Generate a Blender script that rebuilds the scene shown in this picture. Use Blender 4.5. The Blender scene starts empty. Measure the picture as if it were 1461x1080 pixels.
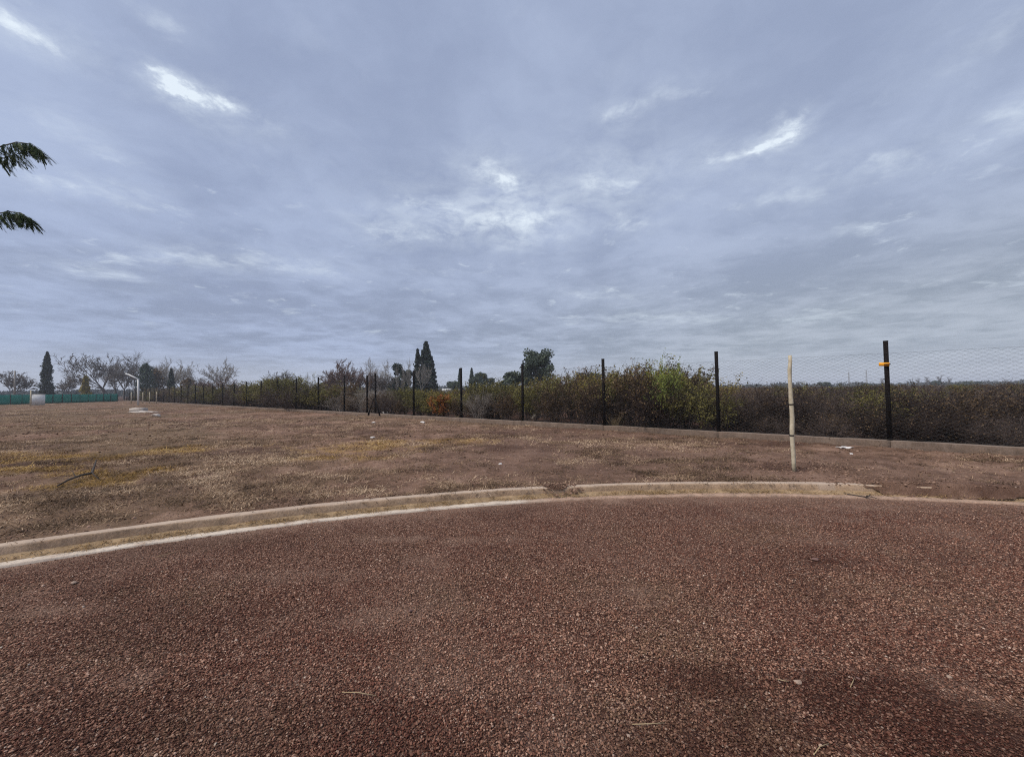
import bpy, math, random
import numpy as np
from mathutils import Vector, Matrix

random.seed(7)
RNG = np.random.default_rng(11)
S = bpy.context.scene
COL = S.collection
R = math.radians

# ------------------------------------------------------------------ camera
CZ = 1.62
FPX = 546.0
PITCH, ROLL = R(1.78), R(0.6)
_F = Vector((0, math.cos(PITCH), math.sin(PITCH)))
_U0 = Vector((0, -math.sin(PITCH), math.cos(PITCH)))
_R0 = Vector((1, 0, 0))
_Rt = _R0 * math.cos(ROLL) - _U0 * math.sin(ROLL)
_U = _U0 * math.cos(ROLL) + _R0 * math.sin(ROLL)
cam_d = bpy.data.cameras.new('camera')
cam_d.sensor_width = 36.0
cam_d.lens = FPX / 1461.0 * 36.0
cam_d.clip_start = 0.05
cam_d.clip_end = 6000
cam = bpy.data.objects.new('camera', cam_d)
M = Matrix((_Rt, _U, -_F)).transposed().to_4x4()
M.translation = Vector((0, 0, CZ))
cam.matrix_world = M
COL.objects.link(cam)
S.camera = cam


def ray(px, py):
    return (_F * FPX + _Rt * (px - 730.5) + _U * (540 - py)).normalized()


def at(px, py, z=0.12):
    """ground point seen at a photo pixel"""
    v = ray(px, py)
    t = (z - CZ) / v.z
    return Vector((v.x * t, v.y * t, z))


def atd(px, py, d):
    """point at depth d (metres along +Y) seen at a photo pixel"""
    v = ray(px, py)
    t = d / v.y
    return Vector((v.x * t, d, CZ + v.z * t))


def to_px(x, y, z):
    p = Vector((x, y, z - CZ))
    w = p.dot(_F)
    return 730.5 + FPX * p.dot(_Rt) / w, 540 - FPX * p.dot(_U) / w


# ------------------------------------------------------------------ world, sun, exposure
SUN_EL, SUN_AZ = R(50), R(-118)
EXPO = 1.05          # azimuth measured from +Y towards +X


class G:
    """tiny node-graph helper"""
    def __init__(s, nt):
        s.nt = nt

    def n(s, typ, props=None, **inp):
        nd = s.nt.nodes.new(typ)
        for k, v in (props or {}).items():
            setattr(nd, k, v)
        for k, v in inp.items():
            key = int(k[1:]) if k[0] == 'i' and k[1:].isdigit() else k.replace('_', ' ')
            s.set(nd.inputs[key], v)
        return nd

    def set(s, sock, v):
        if isinstance(v, bpy.types.NodeSocket):
            s.nt.links.new(v, sock)
        else:
            sock.default_value = v

    def math(s, op, a, b=0.0, c=None, clamp=False):
        nd = s.n('ShaderNodeMath', {'operation': op, 'use_clamp': clamp}, i0=a, i1=b)
        if c is not None:
            s.set(nd.inputs[2], c)
        return nd.outputs[0]

    def vmath(s, op, a, b=(0, 0, 0), out=0):
        nd = s.n('ShaderNodeVectorMath', {'operation': op}, i0=a)
        s.set(nd.inputs[1], b)
        return nd.outputs[out]

    def vscale(s, a, f):
        nd = s.n('ShaderNodeVectorMath', {'operation': 'SCALE'}, i0=a)
        s.set(nd.inputs['Scale'], f)
        return nd.outputs[0]

    def noise(s, vec, scale, detail=3.0, rough=0.55, dist=0.0, out='Fac'):
        nd = s.n('ShaderNodeTexNoise', None, Scale=scale, Detail=detail, Roughness=rough, Distortion=dist)
        if vec is not None:
            s.set(nd.inputs['Vector'], vec)
        return nd.outputs[out]

    def mr(s, v, a, b, c=0.0, d=1.0, smooth=False):
        nd = s.n('ShaderNodeMapRange', {'interpolation_type': 'SMOOTHSTEP' if smooth else 'LINEAR'})
        for i, q in enumerate((v, a, b, c, d)):
            s.set(nd.inputs[i], q)
        return nd.outputs[0]

    def mix(s, f, a, b, mode='MIX'):
        nd = s.n('ShaderNodeMix', {'data_type': 'RGBA', 'blend_type': mode})
        s.set(nd.inputs[0], f)
        for sock, v in ((nd.inputs[6], a), (nd.inputs[7], b)):
            s.set(sock, v if isinstance(v, bpy.types.NodeSocket) else (*v, 1.0) if len(v) == 3 else v)
        return nd.outputs[2]

    def ramp(s, f, stops, interp='LINEAR'):
        nd = s.n('ShaderNodeValToRGB')
        cr = nd.color_ramp
        cr.interpolation = interp
        while len(cr.elements) < len(stops):
            cr.elements.new(0.5)
        for e, (p, c) in zip(cr.elements, stops):
            e.position = p
            e.color = (*c, 1.0)
        s.set(nd.inputs[0], f)
        return nd.outputs[0]


def sky_plane(px, py):
    v = ray(px, py)
    return (v.x / (v.z + 0.10), v.y / (v.z + 0.10))


def build_world():
    w = bpy.data.worlds.new('World')
    S.world = w
    w.use_nodes = True
    nt = w.node_tree
    nt.nodes.clear()
    g = G(nt)
    out = g.n('ShaderNodeOutputWorld')
    bg = g.n('ShaderNodeBackground', None, Strength=0.1)
    nt.links.new(bg.outputs[0], out.inputs[0])
    sky = g.n('ShaderNodeTexSky', {'sky_type': 'NISHITA', 'sun_disc': False,
                                   'sun_elevation': SUN_EL, 'sun_rotation': SUN_AZ})
    tc = g.n('ShaderNodeTexCoord').outputs['Generated']
    sp = g.n('ShaderNodeSeparateXYZ', None, i0=tc)
    z = g.math('MAXIMUM', sp.outputs[2], 0.0)
    zz = g.math('ADD', z, 0.10)
    px = g.math('DIVIDE', sp.outputs[0], zz)
    py = g.math('DIVIDE', sp.outputs[1], zz)
    p = g.n('ShaderNodeCombineXYZ', None, X=px, Y=py).outputs[0]
    warpc = g.noise(p, 1.7, 4, 0.6, out='Color')
    warp = g.vscale(g.vmath('SUBTRACT', warpc, (0.5, 0.5, 0.5)), 0.30)
    pw = g.vmath('ADD', p, warp)
    n1 = g.noise(pw, 0.55, 6, 0.55)
    n2 = g.noise(pw, 1.5, 7, 0.58)
    n3 = g.noise(g.vmath('ADD', pw, (7.3, 2.1, 0)), 2.6, 7, 0.62)
    n4 = g.noise(g.vmath('ADD', pw, (3.1, 9.7, 0)), 4.6, 6, 0.62)
    base = g.math('ADD', g.math('MULTIPLY', n1, g.mr(z, 0.1, 0.5, 0.34, 0.46)), g.math('ADD', g.math('MULTIPLY', n2, g.mr(z, 0.1, 0.5, 0.40, 0.44)), g.math('MULTIPLY', n4, g.mr(z, 0.1, 0.5, 0.26, 0.10))))
    k = g.mr(base, 0.41, 0.60, smooth=True)
    # lavender cloud to the left and overhead, greyer to the right and low down
    warm = g.mr(px, -1.8, 2.6)
    low = g.mr(z, 0.0, 0.42)
    dark = g.mix(warm, (0.285, 0.335, 0.470), (0.295, 0.340, 0.415))
    lite = g.mix(warm, (0.410, 0.482, 0.670), (0.440, 0.490, 0.580))
    c = g.mix(k, dark, lite)
    over = g.mix(g.mr(base, 0.40, 0.62, smooth=True), (0.325, 0.395, 0.585), (0.430, 0.512, 0.710))
    c = g.mix(g.mr(low, 0.25, 1.0, 0.0, 0.65, smooth=True), c, over)
    # thin places where the light comes through
    gap = g.math('MAXIMUM', g.mr(n3, 0.58, 0.80, smooth=True), g.mr(g.noise(g.vmath('ADD', pw, (1.3, 5.2, 0)), 6.5, 6, 0.62), 0.60, 0.78, 0.0, 0.6, smooth=True))
    band = g.math('MULTIPLY', g.mr(z, 0.05, 0.2, smooth=True), g.mr(z, 0.34, 0.5, 1.0, 0.12, smooth=True))
    gap = g.math('MULTIPLY', gap, g.math('MULTIPLY', band, 0.65))
    feats = [((560, 318), (860, 268), 34, .16), ((660, 300), (770, 300), 24, .14), ((30, 30), (330, 190), 30, .10), ((860, 230), (1180, 240), 30, .10),
             ((-5, 20), (42, 46), 13, .85), ((225, 106), (262, 134), 7, .8), ((262, 134), (322, 152), 8, 1.0), ((205, 15), (238, 35), 14, .3),
             ((872, 166), (905, 155), 10, .55), ((1030, 224), (1080, 210), 8, .55), ((1080, 210), (1122, 196), 7, .7), ((1122, 196), (1133, 174), 7, .55), ((1133, 174), (1105, 158), 7, .2),
             ((690, 240), (712, 256), 12, .6), ((712, 256), (725, 266), 9, .6), ((700, 318), (765, 312), 12, .6), ((590, 286), (640, 296), 8, .4),
             ((545, 328), (640, 336), 9, .38), ((840, 262), (890, 268), 9, .5), ((240, 366), (285, 370), 10, .4), ((80, 180), (120, 200), 22, .2),
             ((135, 388), (170, 394), 8, .38), ((60, 262), (180, 275), 12, .26), ((1250, 230), (1290, 232), 12, .35), ((340, 160), (385, 180), 14, .25),
             ((350, 376), (460, 384), 9, .3), ((1105, 280), (1140, 282), 10, .35), ((880, 452), (1010, 456), 7, .3), ((940, 140), (1000, 135), 8, .25),
             ((1400, 60), (1461, 25), 24, .22), ((1455, 160), (1475, 180), 14, .4), ((800, 420), (900, 424), 5, .2), ((1200, 330), (1230, 333), 7, .2),
             ((1140, 455), (1200, 450), 6, .3), ((890, 318), (905, 320), 9, .45), ((720, 348), (780, 338), 12, .25)]
    fine = g.noise(pw, 7.5, 6, 0.65)
    wc2 = g.noise(p, 5.5, 6, 0.68, out='Color')
    pf = g.vmath('ADD', p, g.vscale(g.vmath('SUBTRACT', wc2, (0.5, 0.5, 0.5)), g.mr(z, 0.1, 0.6, 0.40, 0.17)))
    tot = gap
    for (a, b, wd, amp) in feats:
        A = Vector((*sky_plane(*a), 0))
        B = Vector((*sky_plane(*b), 0))
        AB = B - A
        o1, o2 = sky_plane(a[0], a[1] - wd), sky_plane(a[0], a[1] + wd)
        wd = math.hypot(o1[0] - o2[0], o1[1] - o2[1]) / 2
        pa = g.vmath('SUBTRACT', pf, tuple(A))
        h = g.math('MULTIPLY', g.vmath('DOT_PRODUCT', pa, tuple(AB), out=1), 1.0 / max(AB.length_squared, 1e-6), clamp=True)
        q = g.vmath('SUBTRACT', pa, g.vscale(g.n('ShaderNodeCombineXYZ', None, X=AB.x, Y=AB.y).outputs[0], h))
        d = g.vmath('LENGTH', q, out=1)
        v = g.math('ADD', g.mr(d, wd * 1.7, 0.0, 0.0, amp * 0.8, smooth=True), g.mr(d, wd * 4.5, 0.0, 0.0, amp * 0.28, smooth=True))
        tot = g.math('ADD', tot, g.math('MULTIPLY', v, g.mr(fine, 0.35, 0.62, 0.12, 1.05)))
    tot = g.math('MINIMUM', tot, 1.0)
    c = g.mix(tot, c, (0.80, 0.89, 0.98))
    # pale band over the horizon
    c = g.mix(g.mr(z, 0.0, 0.11, 0.8, 0.0, smooth=True), c, (0.50, 0.545, 0.65))
    c10 = g.vscale(c, 10.0 / 2 ** EXPO)
    final = g.mix(0.97, sky.outputs[0], c10)
    nt.links.new(final, bg.inputs[0])


build_world()
sun_d = bpy.data.lights.new('sun', 'SUN')
sun_d.energy = 1.5
sun_d.angle = R(28)
sun_d.color = (1.0, 0.925, 0.83)
sun = bpy.data.objects.new('sun', sun_d)
sd = Vector((math.sin(SUN_AZ) * math.cos(SUN_EL), math.cos(SUN_AZ) * math.cos(SUN_EL), math.sin(SUN_EL)))
sun.rotation_euler = sd.to_track_quat('Z', 'Y').to_euler()
COL.objects.link(sun)
S.view_settings.view_transform = 'Standard'
S.view_settings.look = 'None'
S.view_settings.gamma = 1.0
S.view_settings.exposure = EXPO
S.view_settings.use_curve_mapping = False
S.cycles.pixel_filter_type = 'BLACKMAN_HARRIS'
S.cycles.filter_width = 1.1
S.cycles.use_denoising = False


# ------------------------------------------------------------------ numpy noise
def _hash(ix, iy, seed):
    h = (ix.astype(np.int64) * 374761393 + iy.astype(np.int64) * 668265263 + seed * 974634777) & 0x7fffffff
    h = ((h ^ (h >> 13)) * 1274126177) & 0x7fffffff
    return ((h ^ (h >> 16)) & 0xffff) / 32767.5 - 1.0


def vnoise(x, y, seed=0):
    ix, iy = np.floor(x), np.floor(y)
    fx, fy = x - ix, y - iy
    ux, uy = fx * fx * (3 - 2 * fx), fy * fy * (3 - 2 * fy)
    a, b = _hash(ix, iy, seed), _hash(ix + 1, iy, seed)
    c, d = _hash(ix, iy + 1, seed), _hash(ix + 1, iy + 1, seed)
    return (a * (1 - ux) + b * ux) * (1 - uy) + (c * (1 - ux) + d * ux) * uy


def fbm(x, y, octv=4, seed=0, gain=0.5):
    s, a, t = 0, 1.0, 0
    for o in range(octv):
        s = s + a * vnoise(x * 2 ** o + 17.3 * o, y * 2 ** o - 9.1 * o, seed + o)
        t += a
        a *= gain
    return s / t


# ------------------------------------------------------------------ mesh helpers
def mesh(name, V, F, mats=(), midx=None, smooth=False):
    """V (n,3); F one (m,k) array or a list of them"""
    me = bpy.data.meshes.new(name)
    V = np.asarray(V, dtype=np.float32)
    Fs = [np.asarray(f, dtype=np.int32) for f in (F if isinstance(F, list) else [F]) if len(f)]
    me.vertices.add(len(V))
    me.vertices.foreach_set('co', V.ravel())
    if Fs:
        loops = np.concatenate([f.ravel() for f in Fs])
        cnt = np.concatenate([np.full(len(f), f.shape[1], np.int32) for f in Fs])
        st = np.concatenate([[0], np.cumsum(cnt)[:-1]]).astype(np.int32)
        me.loops.add(len(loops))
        me.loops.foreach_set('vertex_index', loops)
        me.polygons.add(len(cnt))
        me.polygons.foreach_set('loop_start', st)
        me.polygons.foreach_set('loop_total', cnt)
        if smooth:
            me.polygons.foreach_set('use_smooth', np.ones(len(cnt), bool))
        if midx is not None:
            me.polygons.foreach_set('material_index', np.asarray(midx, np.int32))
    for m in mats:
        me.materials.append(m)
    me.update()
    me.validate()
    return me


def attr(me, name, vals):
    vals = np.asarray(vals, np.float32)
    if vals.ndim == 2:
        a = me.attributes.new(name, 'FLOAT_VECTOR', 'POINT')
        a.data.foreach_set('vector', vals.ravel())
    else:
        a = me.attributes.new(name, 'FLOAT', 'POINT')
        a.data.foreach_set('value', vals)


def link(name, me, parent=None, loc=None):
    o = bpy.data.objects.new(name, me)
    COL.objects.link(o)
    if parent is not None:
        o.parent = parent
    if loc is not None:
        o.location = loc
    return o


def tag(o, label=None, cat=None, group=None, kind=None):
    if label:
        o['label'] = label
    if cat:
        o['category'] = cat
    if group:
        o['group'] = group
    if kind:
        o['kind'] = kind
    return o


def thing(name, label, cat, loc=(0, 0, 0), rz=0.0, scale=None, group=None):
    o = bpy.data.objects.new(name, None)
    o.empty_display_size = 0.2
    COL.objects.link(o)
    o.location = loc
    o.rotation_euler = (0, 0, rz)
    if scale is not None:
        o.scale = scale if hasattr(scale, '__len__') else (scale,) * 3
    return tag(o, label, cat, group)


def tubes(segs, sides=4):
    """segs: list of (p, q, r0, r1) -> V, F (quads, no caps)"""
    P = np.array([tuple(s[0]) for s in segs], float)
    Q = np.array([tuple(s[1]) for s in segs], float)
    r0 = np.array([s[2] for s in segs])
    r1 = np.array([s[3] for s in segs])
    return tubes_np(P, Q, r0, r1, sides)


def tubes_np(P, Q, r0, r1, sides=4):
    D = Q - P
    D /= np.maximum(np.linalg.norm(D, axis=1, keepdims=True), 1e-9)
    ref = np.where(np.abs(D[:, 2:3]) > 0.9, np.array([[1.0, 0, 0]]), np.array([[0, 0, 1.0]]))
    A = np.cross(D, ref)
    A /= np.linalg.norm(A, axis=1, keepdims=True)
    B = np.cross(D, A)
    n = len(P)
    ang = np.arange(sides) / sides * 2 * np.pi
    off = A[:, None] * np.cos(ang)[None, :, None] + B[:, None] * np.sin(ang)[None, :, None]
    V = np.concatenate([P[:, None] + off * r0[:, None, None], Q[:, None] + off * r1[:, None, None]], 1).reshape(-1, 3)
    base = (np.arange(n) * 2 * sides)[:, None]
    i = np.arange(sides)
    j = (i + 1) % sides
    F = np.stack([base + i, base + j, base + sides + j, base + sides + i], -1).reshape(-1, 4)
    return V, F


def chain(pts, radii, sides=8, cap=True):
    """one continuous tapered tube along pts"""
    pts = [Vector(p) for p in pts]
    V, F = [], []
    a = None
    for i, p in enumerate(pts):
        d = (pts[min(i + 1, len(pts) - 1)] - pts[max(i - 1, 0)]).normalized()
        if a is None:
            a = d.cross(Vector((0.3, 1, 0.2))).normalized()
        a = (a - d * a.dot(d)).normalized()
        b = d.cross(a)
        for k in range(sides):
            t = 2 * math.pi * k / sides
            V.append(p + (a * math.cos(t) + b * math.sin(t)) * radii[i])
    for i in range(len(pts) - 1):
        for k in range(sides):
            k2 = (k + 1) % sides
            F.append((i * sides + k, i * sides + k2, (i + 1) * sides + k2, (i + 1) * sides + k))
    V = [tuple(v) for v in V]
    caps = []
    if cap:
        caps = [tuple(range(sides))[::-1], tuple((len(pts) - 1) * sides + k for k in range(sides))]
        return V, [np.array(F), np.array(caps)]
    return V, [np.array(F)]


def box(cx, cy, cz, sx, sy, sz, bev=0.0):
    """bevelled-edge box (vertical edges chamfered)"""
    b = bev
    ring = [(-sx / 2 + b, -sy / 2), (sx / 2 - b, -sy / 2), (sx / 2, -sy / 2 + b), (sx / 2, sy / 2 - b),
            (sx / 2 - b, sy / 2), (-sx / 2 + b, sy / 2), (-sx / 2, sy / 2 - b), (-sx / 2, -sy / 2 + b)]
    if b == 0:
        ring = [ring[0], ring[1], ring[4], ring[5]]
    n = len(ring)
    V = [(cx + x, cy + y, cz + h) for h in (-sz / 2, sz / 2) for x, y in ring]
    F4 = [(i, (i + 1) % n, n + (i + 1) % n, n + i) for i in range(n)]
    return np.array(V), [np.array(F4), np.array([tuple(range(n))[::-1], tuple(range(n, 2 * n))])]


def join(parts):
    """[(V, F or [F..])] -> V, [F..]"""
    Vs, Fs, o = [], [], 0
    for V, F in parts:
        V = np.asarray(V, float)
        for f in (F if isinstance(F, list) else [F]):
            if len(f):
                Fs.append(np.asarray(f) + o)
        Vs.append(V)
        o += len(V)
    return np.concatenate(Vs), Fs


def quads(C, U, W):
    """leaf cards: centre, half axes"""
    n = len(C)
    V = np.stack([C - U - W, C + U - W, C + U + W, C - U + W], 1).reshape(-1, 3)
    F = np.arange(n * 4).reshape(n, 4)
    return V, F


def leaves(C, U, W):
    """pointed four-corner leaves (rhombus)"""
    n = len(C)
    V = np.stack([C - U, C - U * 0.1 + W, C + U, C - U * 0.1 - W], 1).reshape(-1, 3)
    F = np.arange(n * 4).reshape(n, 4)
    return V, F


def unit(n, rng):
    v = rng.normal(size=(n, 3))
    return v / np.linalg.norm(v, axis=1, keepdims=True)


# ------------------------------------------------------------------ materials
def mat(name):
    m = bpy.data.materials.new(name)
    m.use_nodes = True
    nt = m.node_tree
    b = nt.nodes['Principled BSDF']
    b.inputs['Roughness'].default_value = 0.85
    b.inputs['Specular IOR Level'].default_value = 0.25
    return m, G(nt), b


def simple(name, c0, c1, scale=8.0, rough=0.85, bump=0.0, metal=0.0, detail=4, spec=0.25):
    m, g, b = mat(name)
    tc = g.n('ShaderNodeTexCoord').outputs['Object']
    n = g.noise(tc, scale, detail, 0.6)
    g.set(b.inputs['Base Color'], g.mix(g.mr(n, 0.3, 0.7), c0, c1))
    b.inputs['Roughness'].default_value = rough
    b.inputs['Metallic'].default_value = metal
    b.inputs['Specular IOR Level'].default_value = spec
    if bump:
        bp = g.n('ShaderNodeBump', None, Strength=bump, Distance=0.02, Height=n)
        g.set(b.inputs['Normal'], bp.outputs[0])
    return m


def foliage(name, dark, mid, light, thr=0.5, transl=0.10):
    """leaf material: per-leaf tone attribute plus a per-object shift"""
    m, g, b = mat(name)
    a = g.n('ShaderNodeAttribute', {'attribute_name': 'tone'}).outputs['Fac']
    oi = g.n('ShaderNodeObjectInfo').outputs['Random']
    t = g.math('ADD', a, g.math('MULTIPLY', g.math('SUBTRACT', oi, 0.5), 0.55))
    c = g.ramp(t, [(0.0, dark), (thr, mid), (1.0, light)])
    g.set(b.inputs['Base Color'], c)
    b.inputs['Roughness'].default_value = 0.7
    if transl:
        tr = g.n('ShaderNodeBsdfTranslucent', None, Color=c)
        mx = g.n('ShaderNodeMixShader', None, Fac=transl)
        nt = m.node_tree
        nt.links.new(b.outputs[0], mx.inputs[1])
        nt.links.new(tr.outputs[0], mx.inputs[2])
        nt.links.new(mx.outputs[0], nt.nodes['Material Output'].inputs[0])
    return m


def pos(g):
    return g.n('ShaderNodeNewGeometry').outputs['Position']


M_post = simple('painted_dark_steel', (0.008, 0.007, 0.007), (0.015, 0.012, 0.011), 14, 0.85, 0.0, 0.0, spec=0.08)
M_wire = simple('dull_wire', (0.05, 0.05, 0.047), (0.09, 0.09, 0.085), 30, 0.6, 0, 0.0)
M_stake = simple('debarked_wood', (0.36, 0.31, 0.21), (0.60, 0.53, 0.40), 9, 0.8, 0.3)
M_tie = simple('black_rubber', (0.02, 0.018, 0.016), (0.04, 0.035, 0.03), 30, 0.7)
M_yellow = simple('yellow_orange_plastic', (0.78, 0.30, 0.01), (0.84, 0.38, 0.02), 20, 0.5)
M_greennet = simple('green_shade_net', (0.032, 0.20, 0.150), (0.05, 0.26, 0.195), 0.6, 0.9)
M_white = simple('white_painted_metal', (0.62, 0.62, 0.60), (0.76, 0.76, 0.74), 3, 0.6)
M_greyroof = simple('grey_sheet_roof', (0.22, 0.21, 0.20), (0.34, 0.33, 0.32), 2, 0.7)
M_glassdark = simple('dark_window_glass', (0.03, 0.035, 0.04), (0.05, 0.055, 0.06), 2, 0.2)
M_bark_grey = simple('grey_bark', (0.10, 0.085, 0.078), (0.19, 0.165, 0.15), 3, 0.95)
M_bark_pale = simple('pale_bark', (0.22, 0.20, 0.175), (0.36, 0.33, 0.29), 3, 0.95)
M_bark_dark = simple('dark_bark', (0.04, 0.032, 0.028), (0.085, 0.07, 0.06), 3, 0.95)
M_bark_red = simple('reddish_twigs', (0.12, 0.075, 0.06), (0.20, 0.14, 0.12), 3, 0.95)
M_twig = simple('grey_brown_twigs', (0.052, 0.036, 0.031), (0.165, 0.125, 0.108), 2.5, 0.95)
M_twig_pale = simple('pale_grey_twigs', (0.20, 0.17, 0.145), (0.36, 0.32, 0.28), 2.5, 0.95)
M_twig_dark = simple('dark_twigs', (0.018, 0.011, 0.009), (0.062, 0.043, 0.037), 2.5, 0.95)
L_olive = foliage('olive_leaves', (0.028, 0.027, 0.007), (0.125, 0.112, 0.028), (0.28, 0.25, 0.07))
L_brownolive = foliage('brownish_leaves', (0.032, 0.019, 0.010), (0.105, 0.066, 0.032), (0.21, 0.14, 0.072))
L_yellowolive = foliage('yellow_olive_leaves', (0.055, 0.046, 0.010), (0.22, 0.175, 0.035), (0.40, 0.31, 0.07))
L_bright = foliage('fresh_green_leaves', (0.06, 0.085, 0.016), (0.155, 0.20, 0.038), (0.27, 0.31, 0.07))
L_orange = foliage('orange_autumn_leaves', (0.15, 0.05, 0.015), (0.36, 0.125, 0.03), (0.48, 0.21, 0.06))
L_conifer = foliage('conifer_needles', (0.014, 0.022, 0.014), (0.034, 0.052, 0.034), (0.075, 0.105, 0.066), transl=0.1)
L_cypress = foliage('cypress_needles', (0.014, 0.020, 0.014), (0.032, 0.046, 0.030), (0.062, 0.082, 0.050), transl=0.1)
L_euca = foliage('grey_green_leaves', (0.022, 0.032, 0.024), (0.055, 0.075, 0.052), (0.12, 0.145, 0.10))
L_far = foliage('far_wood_leaves', (0.045, 0.052, 0.048), (0.080, 0.088, 0.080), (0.13, 0.132, 0.12), transl=0)
L_feather = foliage('feathery_leaflets', (0.020, 0.032, 0.014), (0.055, 0.080, 0.032), (0.16, 0.20, 0.075), transl=0.3)
M_straw = simple('dry_straw', (0.30, 0.22, 0.12), (0.48, 0.37, 0.22), 6, 0.9)


# soil of the field: patches of pale bare dust, brown weeds, yellow dead grass
YEL = [(at(530, 636), 1.6, 1.0), (at(165, 684), 0.55, 0.36), (at(112, 678), 0.55, 0.4), (at(40, 656), 1.5, .8), (at(105, 652), 1.1, .5), (at(250, 644), 1.0, 0.6),
       (at(225, 674), .35, .3), (at(40, 672), .7, .5), (at(640, 630), 1.2, .5), (at(150, 655), .7, .4), (at(60, 695), .4, .25), (at(480, 655), .8, .4)]


def yellowness(x, y):
    w = fbm(x * 1.6, y * 2.2, 5, 55, 0.7) * 2.2
    t = np.zeros_like(x)
    for c, sx, sy in YEL:
        d = np.sqrt(((x - c.x) / sx) ** 2 + ((y - c.y) / sy) ** 2) + w
        t = np.maximum(t, np.clip(1.2 - d, 0, 0.9))
    return t


def field_material():
    m, g, b = mat('dry_field_soil')
    p = pos(g)
    big = g.noise(p, 0.33, 4, 0.6, 0.3)
    mid = g.noise(p, 1.5, 6, 0.66, 0.4)
    fine = g.noise(p, 11, 5, 0.7)
    vf = g.noise(p, 55, 3, 0.7)
    t = g.math('ADD', g.math('MULTIPLY', big, 0.45), g.math('ADD', g.math('MULTIPLY', mid, 0.75), g.math('MULTIPLY', fine, 0.45)))
    c = g.ramp(g.mr(t, 0.62, 1.03), [(0.0, (0.075, 0.044, 0.029)), (0.33, (0.166, 0.098, 0.064)), (0.62, (0.271, 0.165, 0.114)), (1.0, (0.411, 0.270, 0.193))])
    hue = g.n('ShaderNodeAttribute', {'attribute_name': 'hue'}).outputs['Fac']
    c = g.mix(g.mr(hue, -0.1, -0.6, 0, 0.55), c, (0.156, 0.114, 0.065))
    c = g.mix(g.mr(hue, 0.1, 0.8, 0, 0.6), c, (0.153, 0.093, 0.071))
    c = g.mix(g.mr(vf, 0.35, 0.75, 0.0, 0.5), c, (0.056, 0.035, 0.024))
    ya = g.n('ShaderNodeAttribute', {'attribute_name': 'yel'}).outputs['Fac']
    c = g.mix(g.math('MULTIPLY', ya, g.mr(fine, 0.35, 0.65, 0.05, 0.55)), c, (0.401, 0.233, 0.052))
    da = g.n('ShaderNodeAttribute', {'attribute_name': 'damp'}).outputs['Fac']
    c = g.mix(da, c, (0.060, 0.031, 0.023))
    g.set(b.inputs['Base Color'], c)
    b.inputs['Roughness'].default_value = 0.97
    b.inputs['Specular IOR Level'].default_value = 0.1
    h = g.math('ADD', g.math('MULTIPLY', fine, 0.7), g.math('MULTIPLY', vf, 0.4))
    bp = g.n('ShaderNodeBump', None, Strength=0.9, Distance=0.04, Height=h)
    g.set(b.inputs['Normal'], bp.outputs[0])
    return m


def road_material():
    m, g, b = mat('red_gravel_bed')
    p = pos(g)
    big = g.noise(p, 0.55, 4, 0.6, 0.4)
    mid = g.noise(p, 2.3, 5, 0.6)
    vo = g.n('ShaderNodeTexVoronoi', {'feature': 'F1'}, Scale=95.0, Vector=p)
    cell = g.n('ShaderNodeSeparateColor', None, i0=vo.outputs['Color']).outputs[0]
    c = g.ramp(cell, [(0.0, (0.025, 0.010, 0.007)), (0.4, (0.091, 0.042, 0.028)), (0.75, (0.191, 0.100, 0.069)), (0.95, (0.344, 0.209, 0.147)), (1.0, (0.524, 0.373, 0.278))])
    dust = g.mr(g.math('ADD', g.math('MULTIPLY', big, 0.6), g.math('MULTIPLY', mid, 0.4)), 0.46, 0.72, 0.0, 0.35, smooth=True)
    c = g.mix(dust, c, (0.238, 0.144, 0.099))
    kd = g.n('ShaderNodeAttribute', {'attribute_name': 'dust'}).outputs['Fac']
    c = g.mix(g.math('MULTIPLY', kd, g.mr(mid, 0.3, 0.65, 0.35, 1.0)), c, (0.315, 0.204, 0.147))
    dk = g.n('ShaderNodeAttribute', {'attribute_name': 'damp'}).outputs['Fac']  # damp gravel, plus painted lens vignette
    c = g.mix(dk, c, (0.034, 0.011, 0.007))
    g.set(b.inputs['Base Color'], c)
    b.inputs['Roughness'].default_value = 0.95
    b.inputs['Specular IOR Level'].default_value = 0.15
    bp = g.n('ShaderNodeBump', None, Strength=1.0, Distance=0.012, Height=g.math('SUBTRACT', 1.0, vo.outputs['Distance']))
    g.set(b.inputs['Normal'], bp.outputs[0])
    return m


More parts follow.
